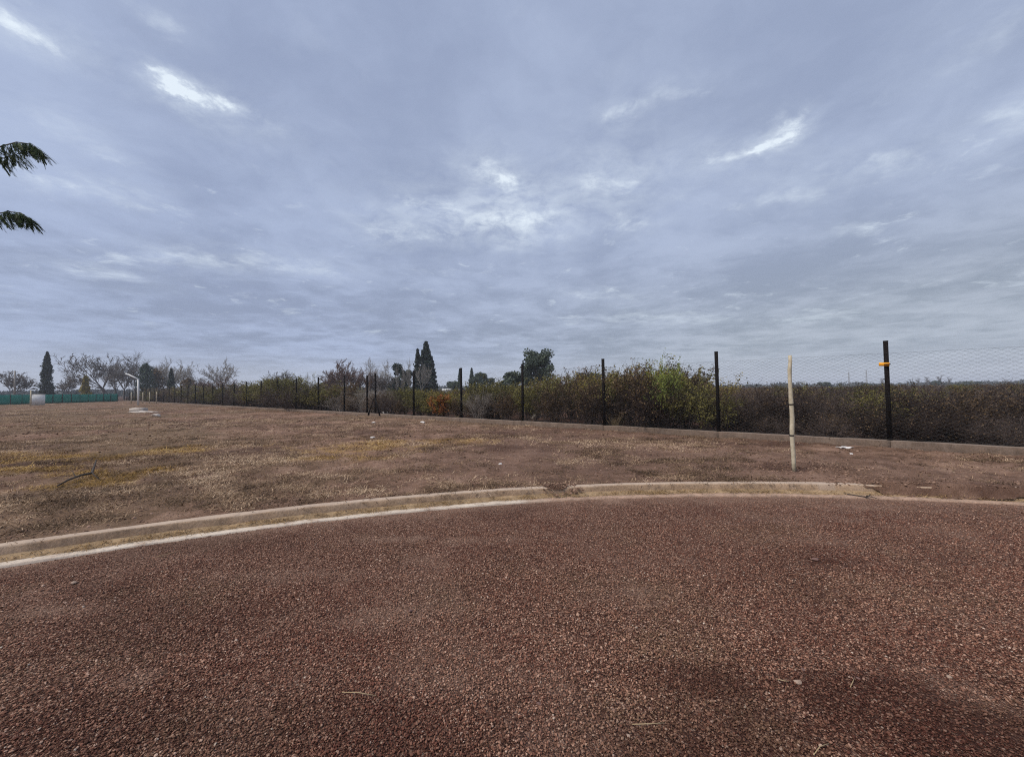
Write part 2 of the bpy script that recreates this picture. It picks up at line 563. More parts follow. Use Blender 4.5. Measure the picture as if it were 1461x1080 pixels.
def gravel_material():
    m, g, b = mat('crushed_red_stone')
    t = g.n('ShaderNodeAttribute', {'attribute_name': 'tone', 'attribute_type': 'INSTANCER'}).outputs['Fac']
    dk = g.n('ShaderNodeAttribute', {'attribute_name': 'damp', 'attribute_type': 'INSTANCER'}).outputs['Fac']  # damp gravel, plus painted lens vignette
    du = g.n('ShaderNodeAttribute', {'attribute_name': 'dust', 'attribute_type': 'INSTANCER'}).outputs['Fac']
    n = g.noise(pos(g), 160, 3, 0.7)
    c = g.ramp(t, [(0.0, (0.029, 0.011, 0.007)), (0.25, (0.129, 0.052, 0.033)), (0.5, (0.277, 0.129, 0.082)), (0.78, (0.449, 0.248, 0.166)),
                   (0.93, (0.630, 0.409, 0.295)), (0.985, (0.707, 0.531, 0.413)), (1.0, (0.718, 0.626, 0.508))])
    hu = g.n('ShaderNodeAttribute', {'attribute_name': 'hue', 'attribute_type': 'INSTANCER'}).outputs['Fac']
    c = g.mix(g.mr(hu, 0.15, 0.9, 0, 0.45), c, (0.191, 0.144, 0.083))
    c = g.mix(g.mr(hu, -0.1, -0.7, 0, 0.5), c, (0.153, 0.052, 0.034))
    c = g.mix(g.mr(n, 0.3, 0.75, 0.0, 0.35), c, (0.067, 0.035, 0.025))
    c = g.mix(du, c, (0.296, 0.187, 0.131))
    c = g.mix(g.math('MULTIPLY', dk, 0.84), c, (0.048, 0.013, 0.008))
    g.set(b.inputs['Base Color'], c)
    b.inputs['Roughness'].default_value = 0.85
    b.inputs['Specular IOR Level'].default_value = 0.2
    return m


def tuft_material():
    m, g, b = mat('dry_grass_blades')
    t = g.n('ShaderNodeAttribute', {'attribute_name': 'tone', 'attribute_type': 'INSTANCER'}).outputs['Fac']
    y = g.n('ShaderNodeAttribute', {'attribute_name': 'yel', 'attribute_type': 'INSTANCER'}).outputs['Fac']
    c = g.ramp(t, [(0.0, (0.067, 0.043, 0.025)), (0.35, (0.184, 0.118, 0.070)), (0.7, (0.370, 0.252, 0.158)), (1.0, (0.595, 0.437, 0.290))])
    yc = g.ramp(t, [(0.0, (0.205, 0.118, 0.026)), (0.5, (0.431, 0.262, 0.066)), (1.0, (0.575, 0.390, 0.132))])
    g.set(b.inputs['Base Color'], g.mix(y, c, yc))
    b.inputs['Roughness'].default_value = 0.9
    b.inputs['Specular IOR Level'].default_value = 0.15
    return m


def concrete_material(name, c0, c1, dirt, amount, kerbside=False, strip=False):
    m, g, b = mat(name)
    p = pos(g)
    n = g.noise(p, 3.2, 6, 0.65)
    f = g.noise(p, 45, 4, 0.7)
    c = g.mix(g.mr(g.math('ADD', g.math('MULTIPLY', n, 0.7), g.math('MULTIPLY', f, 0.3)), 0.35, 0.65), c0, c1)
    dn = g.noise(p, 2.1, 6, 0.7, 0.6)
    d = g.mr(dn, 0.5 - amount * 0.35, 0.68 - amount * 0.2, 0, 0.95, smooth=True)
    if kerbside:     # earth washed against the vertical face; the trodden top edge stays clean
        nz = g.n('ShaderNodeSeparateXYZ', None, i0=g.n('ShaderNodeNewGeometry').outputs['True Normal']).outputs[2]
        face = g.mr(nz, 0.35, 0.8, 1.0, 0.25)
        d = g.math('MULTIPLY', g.math('MAXIMUM', d, g.mr(dn, 0.25, 0.5, 0.45, 0.9)), face)
        cl = g.n('ShaderNodeAttribute', {'attribute_name': 'clean'}).outputs['Fac']      # newly patched length
        d = g.math('MULTIPLY', d, g.math('SUBTRACT', 1.0, g.math('MULTIPLY', cl, 0.6)))
    if strip:        # dust washed over the strip on the far side of the curve
        du = g.n('ShaderNodeAttribute', {'attribute_name': 'dust'}).outputs['Fac']
        d = g.math('MAXIMUM', g.math('MULTIPLY', d, 0.6), g.math('MULTIPLY', du, g.mr(f, 0.2, 0.5, 0.8, 1.0)))
    c = g.mix(d, c, g.mix(g.mr(g.math('ADD', g.math('MULTIPLY', f, 0.5), g.math('MULTIPLY', g.noise(p, 7.0, 5, 0.7), 0.5)), 0.36, 0.62), tuple(v * 0.6 for v in dirt), tuple(v * 1.6 for v in dirt)))
    g.set(b.inputs['Base Color'], c)
    b.inputs['Roughness'].default_value = 0.93
    b.inputs['Specular IOR Level'].default_value = 0.2
    bp = g.n('ShaderNodeBump', None, Strength=0.6, Distance=0.01, Height=g.math('ADD', f, g.math('MULTIPLY', n, 0.6)))
    g.set(b.inputs['Normal'], bp.outputs[0])
    return m


M_field = field_material()
M_road = road_material()
M_gravel = gravel_material()
M_tuft = tuft_material()
M_kerb = concrete_material('kerb_concrete', (0.40, 0.31, 0.245), (0.55, 0.44, 0.34), (0.33, 0.228, 0.145), 0.25, kerbside=True)
M_strip = concrete_material('gutter_concrete', (0.54, 0.45, 0.36), (0.70, 0.61, 0.50), (0.32, 0.215, 0.155), 0.1, strip=True)
M_plinth = concrete_material('plinth_concrete', (0.20, 0.155, 0.125), (0.30, 0.24, 0.195), (0.12, 0.085, 0.063), 0.3, kerbside=True)
M_slab = concrete_material('slab_concrete', (0.42, 0.37, 0.32), (0.58, 0.52, 0.46), (0.25, 0.19, 0.15), 0.0)
M_rock = simple('pale_stone', (0.28, 0.19, 0.14), (0.50, 0.38, 0.29), 25, 0.9, 0.4)
M_rock_red = simple('reddish_stone', (0.11, 0.06, 0.05), (0.24, 0.15, 0.125), 30, 0.9, 0.4)
M_paper = simple('weathered_white_plastic', (0.60, 0.56, 0.52), (0.78, 0.75, 0.71), 6, 0.7)

# ------------------------------------------------------------------ ground geometry
CC = Vector((2.80, -9.03))                 # centre of the turning circle
R_GUT, R_GUT2, R_KERB, R_KERB2 = 14.83, 14.945, 15.02, 15.145
FA = at(1270, 640)                         # a fence post; the fence runs from here to the vanishing point on the left
FDIR = Vector((-1.257, 1.0)).normalized()
FNRM = Vector((FDIR.y, -FDIR.x))           # pointing beyond the fence
BAY = 2.3 * math.hypot(1.257, 1.0)


def fence_uv(x, y):
    dx, dy = x - FA.x, y - FA.y
    return dx * FDIR.x + dy * FDIR.y, dx * FNRM.x + dy * FNRM.y


STAKE = at(1133, 668)


def ang_of(px, py):
    p = at(px, py, 0.1)
    return math.atan2(p.y - CC.y, p.x - CC.x)


TH_CH1, TH_CH0 = ang_of(1155, 690), ang_of(1177, 690)
TH_BURY = ang_of(1215, 692)
TH_SP0, TH_SP1 = ang_of(826, 695), ang_of(772, 697)


def sstep(a, b, x):
    t = np.clip((x - a) / (b - a), 0, 1)
    return t * t * (3 - 2 * t)


def bury(th):
    """1 where loose earth has slid over the kerb"""
    w = 0.012 * fbm(th * 60, th * 0, 3, 5)
    right = sstep(TH_BURY + 0.055, TH_BURY - 0.04, th + 1.6 * w)
    spill = sstep(TH_SP0 - 0.010, TH_SP0 + 0.012, th + w) * sstep(TH_SP1 + 0.010, TH_SP1 - 0.012, th + w) * 0.62
    return np.maximum(right, spill)


def field_z(x, y):
    x, y = np.asarray(x, float), np.asarray(y, float)
    d = np.hypot(x - CC.x, y - CC.y) - R_KERB2
    n = fbm(x * 0.5, y * 0.5, 3, 1) * 0.028 + fbm(x * 2.1, y * 2.1, 5, 9, 0.7) * 0.066
    ramp = sstep(0.0, 0.9, d)
    z = 0.128 + n * (0.25 + 0.75 * ramp)
    # earth piled against the fence footing
    v = (x - FA.x) * FNRM.x + (y - FA.y) * FNRM.y
    z = z + 0.035 * np.exp(-((v + 0.35) / 0.3) ** 2) + np.where(v > 0, -0.02, 0)
    # dug basin round the stake
    ds = np.hypot((x - STAKE.x + 0.05) / 1.0, (y - STAKE.y) / 0.55)
    z = z - 0.075 * np.exp(-(ds / 0.45) ** 2) + 0.055 * np.exp(-((ds - 0.85) / 0.22) ** 2) * (0.6 + 0.8 * vnoise(x * 3, y * 3, 4))
    # bank of loose earth along the buried part of the kerb
    th = np.arctan2(y - CC.y, x - CC.x)
    z = z + 0.05 * np.exp(-((d - 0.28) / 0.2) ** 2) * bury(th) * (1 + 0.7 * vnoise(x * 2.2, y * 2.2, 31))
    return z


def fz(x, y):
    return float(field_z(np.array([x]), np.array([y]))[0])


def build_field():
    nt = 1000
    th = np.linspace(R(30), R(160), nt)
    inner = np.linspace(0, 1, 12)[:-1]
    gr = [15.30]
    step = 0.03
    while gr[-1] < 420:
        gr.append(gr[-1] + step)
        step *= 1.034
    gr = np.array(gr)
    bu = bury(th)
    rin = R_KERB2 - 0.012 - bu * (0.20 + 0.09 * fbm(th * 70, th * 0, 3, 8))
    rr = np.concatenate([rin[:, None] + (15.30 - rin[:, None]) * inner[None], np.repeat(gr[None], nt, 0)], 1)
    X = CC.x + rr * np.cos(th)[:, None]
    Y = CC.y + rr * np.sin(th)[:, None]
    Z = field_z(X, Y)
    # inner rim: flush with the kerb back, or an earth slope over the kerb down into the gutter
    prof = 0.16 * sstep(14.94, 15.06, rr) + 0.012 + 0.05 * fbm(X * 5, Y * 5, 4, 12, 0.65) + 0.02
    mixw = sstep(15.30, 15.12, rr) * bu[:, None]
    Z = Z * (1 - mixw) + prof * mixw
    rim = sstep(15.22, R_KERB2 - 0.01, rr) * (1 - bu[:, None])
    Z = Z * (1 - rim) + 0.130 * rim
    nr = rr.shape[1]
    V = np.stack([X, Y, Z], -1).reshape(-1, 3)
    i = np.arange(nt - 1)[:, None] * nr + np.arange(nr - 1)[None]
    F = np.stack([i, i + nr, i + nr + 1, i + 1], -1).reshape(-1, 4)[:, ::-1]
    me = mesh('field', V, F, [M_field], smooth=True)
    yel = yellowness(X.ravel(), Y.ravel())
    attr(me, 'yel', yel)
    x, y = X.ravel(), Y.ravel()
    ds = np.hypot((x - STAKE.x + 0.05) / 1.0, (y - STAKE.y) / 0.5) + 0.3 * fbm(x * 2, y * 2, 3, 44)
    damp = 0.75 * sstep(1.0, 0.3, ds)
    thf = np.arctan2(y - CC.y, x - CC.x)
    d = np.hypot(x - CC.x, y - CC.y) - 15.1
    damp = np.maximum(damp, 0.7 * bury(thf) * sstep(0.55, 0.0, np.abs(d - 0.0)) * (0.6 + 0.8 * fbm(x * 3, y * 3, 3, 77)))
    damp = np.maximum(damp, 0.6 * sstep(0.05, 0.5, fbm(x * .35 + 3, y * .5, 4, 91, .6)))
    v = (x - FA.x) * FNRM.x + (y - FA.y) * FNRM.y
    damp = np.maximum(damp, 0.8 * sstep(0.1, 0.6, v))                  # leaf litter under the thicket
    attr(me, 'damp', np.clip(damp, 0, 1))
    attr(me, 'hue', np.clip(fbm(x * 0.22, y * 0.22, 4, 19) * 1.1 + np.clip(x / np.maximum(y, 3), -1, 1.2) * 0.45, -1, 1))
    tag(link('field', me), kind='structure')
    # the ground out to the horizon
    V = np.array([(-1500, -1500, -0.35), (1500, -1500, -0.35), (1500, 1500, -0.35), (-1500, 1500, -0.35)])
    mg = simple('far_scrub_ground', (0.075, 0.058, 0.042), (0.11, 0.09, 0.065), 0.02, 0.95)
    tag(link('ground', mesh('ground', V, np.array([[0, 1, 2, 3]]), [mg])), kind='structure')


def road_masks(x, y):
    d = R_GUT - np.hypot(x - CC.x, y - CC.y)
    dust = np.clip(np.exp(-np.maximum(d, 0) / 0.22) * 0.9 + 0.30 * sstep(0.1, 0.6, fbm(x * 1.3, y * 1.6 + 5, 5, 21, 0.6)), 0, 1)
    for (px, py), sx, sy, a in (((560, 735), .8, .25, .8), ((555, 768), .45, .13, .9), ((200, 965), .12, .06, .7), ((90, 870), .35, .1, .6), ((560, 870), .5, .2, .5),
                                ((690, 770), .5, .14, .6), ((900, 845), .25, .1, .6), ((1250, 720), .9, .25, .7), ((1000, 714), 2.5, .16, .6), ((430, 820), 1.0, .15, .4)):
        c = at(px, py, 0)
        q = np.sqrt(((x - c.x) / sx) ** 2 + ((y - c.y) / sy) ** 2) + 0.7 * fbm(x * 3, y * 3, 3, 23)
        dust = np.maximum(dust, 0.8 * a * sstep(1.4, 0.2, q + 0.3 * fbm(x * 9, y * 9, 2, 24)))
    damp = np.zeros_like(x)  # damp gravel and painted lens vignette together
    for (px, py), sx, sy, a in (((1240, 1005), 1.1, .34, .8), ((1400, 1060), .9, .45, .9), ((1040, 975), .7, .18, .8), ((960, 960), .5, .12, .45), ((1000, 1060), .7, .3, .7), ((500, 1065), .9, .25, .5), ((120, 1060), .8, .3, .5), ((1170, 800), .22, .06, .8)):  # damp gravel, plus lens vignette painted as dark patches along the bottom edge
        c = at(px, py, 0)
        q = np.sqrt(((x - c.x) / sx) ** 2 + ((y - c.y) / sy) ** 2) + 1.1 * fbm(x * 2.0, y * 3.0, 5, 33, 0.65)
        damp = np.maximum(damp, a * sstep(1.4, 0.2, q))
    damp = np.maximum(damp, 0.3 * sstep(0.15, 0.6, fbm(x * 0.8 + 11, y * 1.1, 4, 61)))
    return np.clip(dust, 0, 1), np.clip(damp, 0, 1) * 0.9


def road_z(x, y):
    return fbm(x * 0.8, y * 0.8, 3, 3) * 0.012 + fbm(x * 4, y * 4, 3, 14) * 0.006 - 0.006


def build_road():
    nt, nr = 500, 260
    th = np.linspace(R(0), R(180), nt)
    rr = R_GUT + 0.03 - np.concatenate([[0, 0.06], 0.06 + (np.linspace(0, 1, nr - 2)[1:] ** 1.0) * 12.0])
    X = CC.x + rr[None] * np.cos(th)[:, None]
    Y = CC.y + rr[None] * np.sin(th)[:, None]
    Z = road_z(X, Y)
    Z[:, 0] = -0.01
    nr = len(rr)
    V = np.stack([X, Y, Z], -1).reshape(-1, 3)
    i = np.arange(nt - 1)[:, None] * nr + np.arange(nr - 1)[None]
    F = np.stack([i, i + nr, i + nr + 1, i + 1], -1).reshape(-1, 4)
    me = mesh('gravel_road', V, F, [M_road], smooth=True)
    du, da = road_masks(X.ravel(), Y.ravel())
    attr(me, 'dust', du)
    attr(me, 'damp', da)  # damp gravel, plus painted lens vignette
    tag(link('gravel_road', me), kind='structure')


def build_haze():
    m = bpy.data.materials.new('thin_haze')
    m.use_nodes = True
    nt = m.node_tree
    nt.nodes.clear()
    g = G(nt)
    v = g.n('ShaderNodeVolumePrincipled', None, Color=(0.86, 0.91, 1.0, 1), Density=HAZE)
    o = g.n('ShaderNodeOutputMaterial')
    nt.links.new(v.outputs[0], o.inputs['Volume'])
    V, F = box(0, 0, 8.0, 3100, 3100, 19.0)
    tag(link('haze', mesh('haze', V, F, [m])), 'thin pale haze lying over the land', kind='stuff')


HAZE = 0.0006


def ring_sweep(profile, th, jit=0.0, seed=0):
    """sweep (r, z) profile round the turning circle"""
    pr = np.array(profile)
    n = len(pr)
    rr = np.repeat(pr[None, :, 0], len(th), 0)
    zz = np.repeat(pr[None, :, 1], len(th), 0)
    a = th * 15.0
    for j in range(n):
        rr[:, j] += jit * fbm(a * 1.1, a * 0 + j * 0.15, 5, seed, 0.65)
        zz[:, j] += jit * 0.5 * fbm(a * 2.3 + 40, a * 0 + j * 0.15, 4, seed + 3, 0.65)
    X = CC.x + rr * np.cos(th)[:, None]
    Y = CC.y + rr * np.sin(th)[:, None]
    V = np.stack([X, Y, zz], -1).reshape(-1, 3)
    i = np.arange(len(th) - 1)[:, None] * n + np.arange(n - 1)[None]
    F = np.stack([i, i + n, i + n + 1, i + 1], -1).reshape(-1, 4)
    return V, F


def build_kerb():
    th = np.linspace(R(35), R(150), 1100)
    V, F = ring_sweep([(R_KERB - .006, -0.02), (R_KERB - .004, 0.05), (R_KERB, 0.128), (R_KERB + .008, 0.144), (R_KERB + .024, 0.150),
                       (R_KERB2 - .02, 0.150), (R_KERB2 - .004, 0.146), (R_KERB2, 0.13), (R_KERB2, -0.02)], th, 0.017, 50)
    me = mesh('kerb', V, F, [M_kerb], smooth=True)
    tv = np.repeat(th, 9)
    attr(me, 'clean', sstep(TH_CH0 - .0012, TH_CH0 + .0006, tv) * sstep(TH_CH1 + .0012, TH_CH1 - .0006, tv))
    tag(link('kerb', me), kind='structure')
    V, F = ring_sweep([(R_GUT, -0.03), (R_GUT + .002, 0.008), (R_GUT + .012, 0.014), (R_GUT2 - .02, 0.016), (R_GUT2 + .02, 0.012)], th, 0.02, 70)
    me = mesh('gutter_strip', V, F, [M_strip], smooth=True)
    tv = np.repeat(th, 5)
    attr(me, 'dust', np.clip(sstep(TH_SP1 + .05, TH_SP1 - .03, tv + 0.05 * fbm(tv * 30, tv * 0, 3, 6)) * 0.97, 0, 1))
    tag(link('gutter_strip', me), kind='structure')
    V, F = ring_sweep([(R_GUT2 - .03, -0.01), (R_GUT2 - .01, 0.014), (R_GUT2 + .02, 0.028), (R_KERB - .02, 0.050), (R_KERB + .004, 0.062)], th, 0.022, 90)
    me = mesh('gutter_earth', V, F, [M_gearth], smooth=True)
    tag(link('gutter_earth', me), kind='structure')


M_gearth = simple('gutter_earth', (0.20, 0.135, 0.075), (0.42, 0.30, 0.18), 5, 0.95, 0.7)
build_field()
build_road()
build_kerb()
build_haze()


# ------------------------------------------------------------------ scattered stuff by geometry nodes
def scatter_group(name, variants):
    ng = bpy.data.node_groups.new(name, 'GeometryNodeTree')
    ng.interface.new_socket('Geometry', in_out='INPUT', socket_type='NodeSocketGeometry')
    ng.interface.new_socket('Geometry', in_out='OUTPUT', socket_type='NodeSocketGeometry')
    N, L = ng.nodes, ng.links
    gi, go = N.new('NodeGroupInput'), N.new('NodeGroupOutput')
    iop = N.new('GeometryNodeInstanceOnPoints')
    jn = N.new('GeometryNodeJoinGeometry')
    for v in reversed(variants):
        oi = N.new('GeometryNodeObjectInfo')
        oi.inputs['Object'].default_value = v
        oi.inputs['As Instance'].default_value = True
        L.new(oi.outputs['Geometry'], jn.inputs[0])
    L.new(gi.outputs[0], iop.inputs['Points'])
    L.new(jn.outputs[0], iop.inputs['Instance'])
    iop.inputs['Pick Instance'].default_value = True

    def named(nm, typ):
        a = N.new('GeometryNodeInputNamedAttribute')
        a.data_type = typ
        a.inputs['Name'].default_value = nm
        return a.outputs['Attribute']
    L.new(named('var', 'INT'), iop.inputs['Instance Index'])
    L.new(named('rot', 'FLOAT_VECTOR'), iop.inputs['Rotation'])
    L.new(named('scl', 'FLOAT_VECTOR'), iop.inputs['Scale'])
    L.new(iop.outputs[0], go.inputs[0])
    return ng


def scatter(name, variants, P, rot, scl, label=None, **attrs):
    me = mesh(name, P, [])
    n = len(P)
    a = me.attributes.new('var', 'INT', 'POINT')
    a.data.foreach_set('value', RNG.integers(0, len(variants), n).astype(np.int32))
    attr(me, 'rot', rot)
    attr(me, 'scl', scl)
    for k, v in attrs.items():
        attr(me, k, v)
    o = link(name, me)
    md = o.modifiers.new('scatter', 'NODES')
    md.node_group = scatter_group(name + '_nodes', variants)
    return tag(o, label, kind='stuff')


def stone_mesh(seed, material, sub=1, flat=0.7, jit=0.28, name='stone'):
    import bmesh
    bm = bmesh.new()
    bmesh.ops.create_icosphere(bm, subdivisions=sub, radius=0.5)
    rs = random.Random(seed)
    ax = [Vector((rs.gauss(0, 1), rs.gauss(0, 1), rs.gauss(0, 1))).normalized() for _ in range(6)]
    cut = [rs.uniform(0.26, 0.42) for _ in ax]
    for v in bm.verts:
        for a_, c_ in zip(ax, cut):     # chop flat facets
            h = v.co.dot(a_)
            if h > c_:
                v.co -= a_ * (h - c_)
        v.co *= 1 + rs.uniform(-jit, jit) * 0.5
        v.co.z *= flat
    me = bpy.data.meshes.new(name)
    bm.to_mesh(me)
    bm.free()
    me.materials.append(material)
    return me


def build_gravel():
    var = [bpy.data.objects.new('gravel_stone', stone_mesh(100 + i, M_gravel)) for i in range(6)]
    pts = []

    def zone(y0, y1, dens):
        xm = 1.36 * y1 + 1.4
        n = int((y1 - y0) * 2 * xm * dens)
        x = RNG.uniform(-xm, xm, n)
        y = RNG.uniform(y0, y1, n)
        k = np.abs(x) < 1.36 * y + 1.4
        pts.append(np.stack([x[k], y[k]], 1))
    zone(1.15, 1.9, 12500)
    zone(1.9, 2.6, 11000)
    zone(2.6, 3.5, 8500)
    zone(3.5, 4.6, 5500)
    zone(4.6, 5.9, 3600)
    P = np.concatenate(pts)
    rad = np.hypot(P[:, 0] - CC.x, P[:, 1] - CC.y)
    keep = rad < R_GUT - 0.004
    x, y = P[keep, 0], P[keep, 1]
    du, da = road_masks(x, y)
    clump = fbm(x * 2.6, y * 2.6, 4, 41)
    k = RNG.random(len(x)) > np.clip(du * 0.75 + sstep(0.1, 0.5, -clump) * 0.25, 0, 0.85)
    x, y, du, da = x[k], y[k], du[k], da[k]
    n = len(x)
    s = 0.0046 + 0.0105 * RNG.random(n) ** 2.2 + 0.012 * (RNG.random(n) > 0.985) * RNG.random(n)
    z = road_z(x, y) + s * 0.24 + 0.004 * RNG.random(n)
    rot = np.stack([RNG.uniform(-0.6, 0.6, n), RNG.uniform(-0.6, 0.6, n), RNG.uniform(0, 6.28, n)], 1)
    scl = s[:, None] * np.stack([RNG.uniform(0.8, 1.35, n), RNG.uniform(0.8, 1.2, n), RNG.uniform(0.75, 1.1, n)], 1)
    tone = np.clip(RNG.beta(1.1, 1.25, n) * 0.95, 0, 0.95)
    rare = RNG.random(n) > 0.985
    tone[rare] = RNG.uniform(0.94, 1.0, rare.sum())
    scatter('gravel', var, np.stack([x, y, z], 1), rot, scl, 'loose crushed red brown gravel covering the road',
            tone=tone, damp=da, dust=du * 0.6, hue=np.clip(fbm(x * 1.6, y * 1.6, 4, 47) * 1.3 + RNG.normal(0, .25, n), -1, 1))  # damp also holds the painted lens vignette


def tuft_mesh(seed, nb, spread, hgt, wid):
    rs = np.random.default_rng(seed)
    az = rs.uniform(0, 6.28, nb)
    el = rs.uniform(0.05, 0.9, nb) ** 1.0
    L = hgt * rs.uniform(0.5, 1.3, nb)
    base = np.stack([rs.normal(0, spread, nb), rs.normal(0, spread, nb), np.zeros(nb)], 1)
    d = np.stack([np.cos(az) * np.cos(el), np.sin(az) * np.cos(el), np.sin(el)], 1)
    side = np.stack([-np.sin(az), np.cos(az), rs.uniform(-.5, .5, nb)], 1) * wid
    mid = base + d * L[:, None] * 0.55
    tip = base + d * L[:, None] - np.array([0, 0, 1]) * (L * 0.18)[:, None]
    V = np.stack([base - side, base + side, mid + side * .7, mid - side * .7, tip], 1).reshape(-1, 3)
    o = np.arange(nb)[:, None] * 5
    me = mesh('dry_tuft', V, [o + np.array([[0, 1, 2, 3]]), o + np.array([[3, 2, 4]])], [M_tuft])
    return bpy.data.objects.new('dry_tuft', me)


def build_grass():
    var = [tuft_mesh(i, 16, 0.06, 0.085, 0.0034) for i in range(4)] + [tuft_mesh(10 + i, 14, 0.11, 0.065, 0.0042) for i in range(3)]
    pts = []

    def zone(y0, y1, dens):
        xm = 1.4 * y1 + 2
        n = int((y1 - y0) * 2 * xm * dens)
        x, y = RNG.uniform(-xm, xm, n), RNG.uniform(y0, y1, n)
        k = np.abs(x) < 1.4 * y + 2
        pts.append(np.stack([x[k], y[k]], 1))
    zone(3.2, 8, 300)
    zone(8, 13, 200)
    zone(13, 22, 80)
    zone(22, 40, 18)
    zone(40, 70, 2.6)
    P = np.concatenate(pts)
    x, y = P[:, 0], P[:, 1]
    rad = np.hypot(x - CC.x, y - CC.y)
    v = (x - FA.x) * FNRM.x + (y - FA.y) * FNRM.y
    cov = 0.8 * fbm(x * 0.6, y * 0.9, 4, 71) + 0.7 * fbm(x * 1.8, y * 2.6, 3, 72)
    yl = yellowness(x, y)
    prob = np.clip(0.36 + 1.7 * cov + yl - 0.25 * sstep(0.35, 0.85, x / np.maximum(y, 3)), 0.04, 1)
    k = (rad > R_KERB2 - 0.03) & (v < -0.05) & (RNG.random(len(x)) < prob)
    k &= np.hypot((x - STAKE.x) / 1.0, (y - STAKE.y) / 0.5) > 0.75 * RNG.random(len(x)) + 0.2
    x, y, yl = x[k], y[k], yl[k]
    n = len(x)
    far = np.clip(y / 14, 1, 4)
    s = RNG.uniform(0.6, 1.35, n) * far ** 0.7
    rot = np.stack([RNG.normal(0, .12, n), RNG.normal(0, .12, n), RNG.uniform(0, 6.28, n)], 1)
    scl = np.stack([s, s, s * RNG.uniform(0.35, 0.95, n) / far ** 0.45], 1)
    tone = np.clip(0.52 + 0.45 * fbm(x * 0.5, y * 0.6, 3, 81) + 0.75 * fbm(x * 1.9, y * 2.8, 3, 83) + RNG.normal(0, 0.15, n) - 0.28 * sstep(0.35, 0.85, x / np.maximum(y, 3)), 0, 1)
    scatter('dry_grass', var, np.stack([x, y, field_z(x, y) - 0.004], 1), rot, scl, 'matted dry brown grass and weeds over the field',
            tone=tone, yel=np.clip(yl * 0.75 + RNG.normal(0, .15, n) * (yl > 0.05), 0, 1))
    # straw caught along the gutter and the kerb foot
    n = 2600
    th = RNG.uniform(R(45), R(140), n)
    k = RNG.random(n) < 0.25 + 0.75 * sstep(-0.1, 0.35, fbm(th * 40, th * 0, 3, 35)) * sstep(R(78), R(96), th) + .15
    th = th[k]
    n = len(th)
    r = RNG.uniform(R_GUT2 + 0.0, R_KERB, n)
    x, y = CC.x + r * np.cos(th), CC.y + r * np.sin(th)
    s = RNG.uniform(0.35, 0.8, n)
    scatter('gutter_straw', var, np.stack([x, y, 0.018 + (r - R_GUT2) * 0.5], 1), np.stack([th * 0, th * 0, RNG.uniform(0, 6.28, n)], 1),
            np.stack([s, s, s * .7], 1), 'dry straw caught in the gutter against the kerb', tone=RNG.uniform(0.2, .85, n), yel=RNG.uniform(0.1, .5, n))


def clod_material():
    m, g, b = mat('earth_clods')
    t = g.n('ShaderNodeAttribute', {'attribute_name': 'tone', 'attribute_type': 'INSTANCER'}).outputs['Fac']
    g.set(b.inputs['Base Color'], g.ramp(t, [(0.0, (0.097, 0.056, 0.037)), (0.5, (0.216, 0.131, 0.088)), (0.92, (0.346, 0.223, 0.159)), (1.0, (0.605, 0.475, 0.370))]))
    b.inputs['Roughness'].default_value = 0.95
    return m


def build_clods():
    mc = clod_material()
    var = [bpy.data.objects.new('earth_clod', stone_mesh(200 + i, mc, 1, 0.6, 0.3, 'earth_clod')) for i in range(5)]
    n = 30000
    y = 3.2 + 22 * RNG.random(n) ** 1.8
    x = RNG.uniform(-1, 1, n) * (1.4 * y + 2)
    nb = 5200                                                # denser on the dug earth along the kerb and round the stake
    th = RNG.uniform(R(35), TH_BURY + 0.03, nb)
    r = 15.02 + np.abs(RNG.normal(0, 0.28, nb))
    x2, y2 = CC.x + r * np.cos(th), CC.y + r * np.sin(th)
    x3, y3 = STAKE.x + RNG.normal(0, 0.75, 2200), STAKE.y + RNG.normal(0, 0.35, 2200)
    ths = RNG.uniform(TH_SP0, TH_SP1, 420)
    rs_ = RNG.uniform(14.90, 15.3, 420)
    x4, y4 = CC.x + rs_ * np.cos(ths), CC.y + rs_ * np.sin(ths)
    x, y = np.concatenate([x, x2, x3, x4]), np.concatenate([y, y2, y3, y4])
    rad = np.hypot(x - CC.x, y - CC.y)
    v = (x - FA.x) * FNRM.x + (y - FA.y) * FNRM.y
    k = ((rad > R_KERB2 + .02) | (np.arange(len(x)) >= n)) & (v < -0.1) & (rad > 14.9)
    x, y = x[k], y[k]
    rad = rad[k]
    m = len(x)
    s = (0.012 + 0.05 * RNG.random(m) ** 4) * np.clip(y / 9, 0.8, 2)
    z = field_z(x, y) + s * 0.1
    prof = 0.175 * sstep(14.94, 15.06, rad) + 0.02
    th = np.arctan2(y - CC.y, x - CC.x)
    w = sstep(15.30, 15.12, rad) * bury(th)
    z = z * (1 - w) + prof * w
    rot = np.stack([RNG.uniform(-.5, .5, m), RNG.uniform(-.5, .5, m), RNG.uniform(0, 6.28, m)], 1)
    tone = np.clip(RNG.random(m) * 0.9, 0, 0.92)
    tone[RNG.random(m) > 0.9985] = 1.0
    scatter('earth_clods', var, np.stack([x, y, z], 1), rot, s[:, None] * np.array([[1.2, 1, 0.9]]), 'small clods and pebbles of brown earth on the field', tone=tone)


build_gravel()
build_grass()
build_clods()


# ------------------------------------------------------------------ fence
def fpt(u, v=0.0, z=0.0):
    return Vector((FA.x + FDIR.x * u + FNRM.x * v, FA.y + FDIR.y * u + FNRM.y * v, z))


FROT = math.atan2(FDIR.y, FDIR.x)
PL_TOP = 0.325
POST_TOP = 2.72
K0, K1 = -1, 33


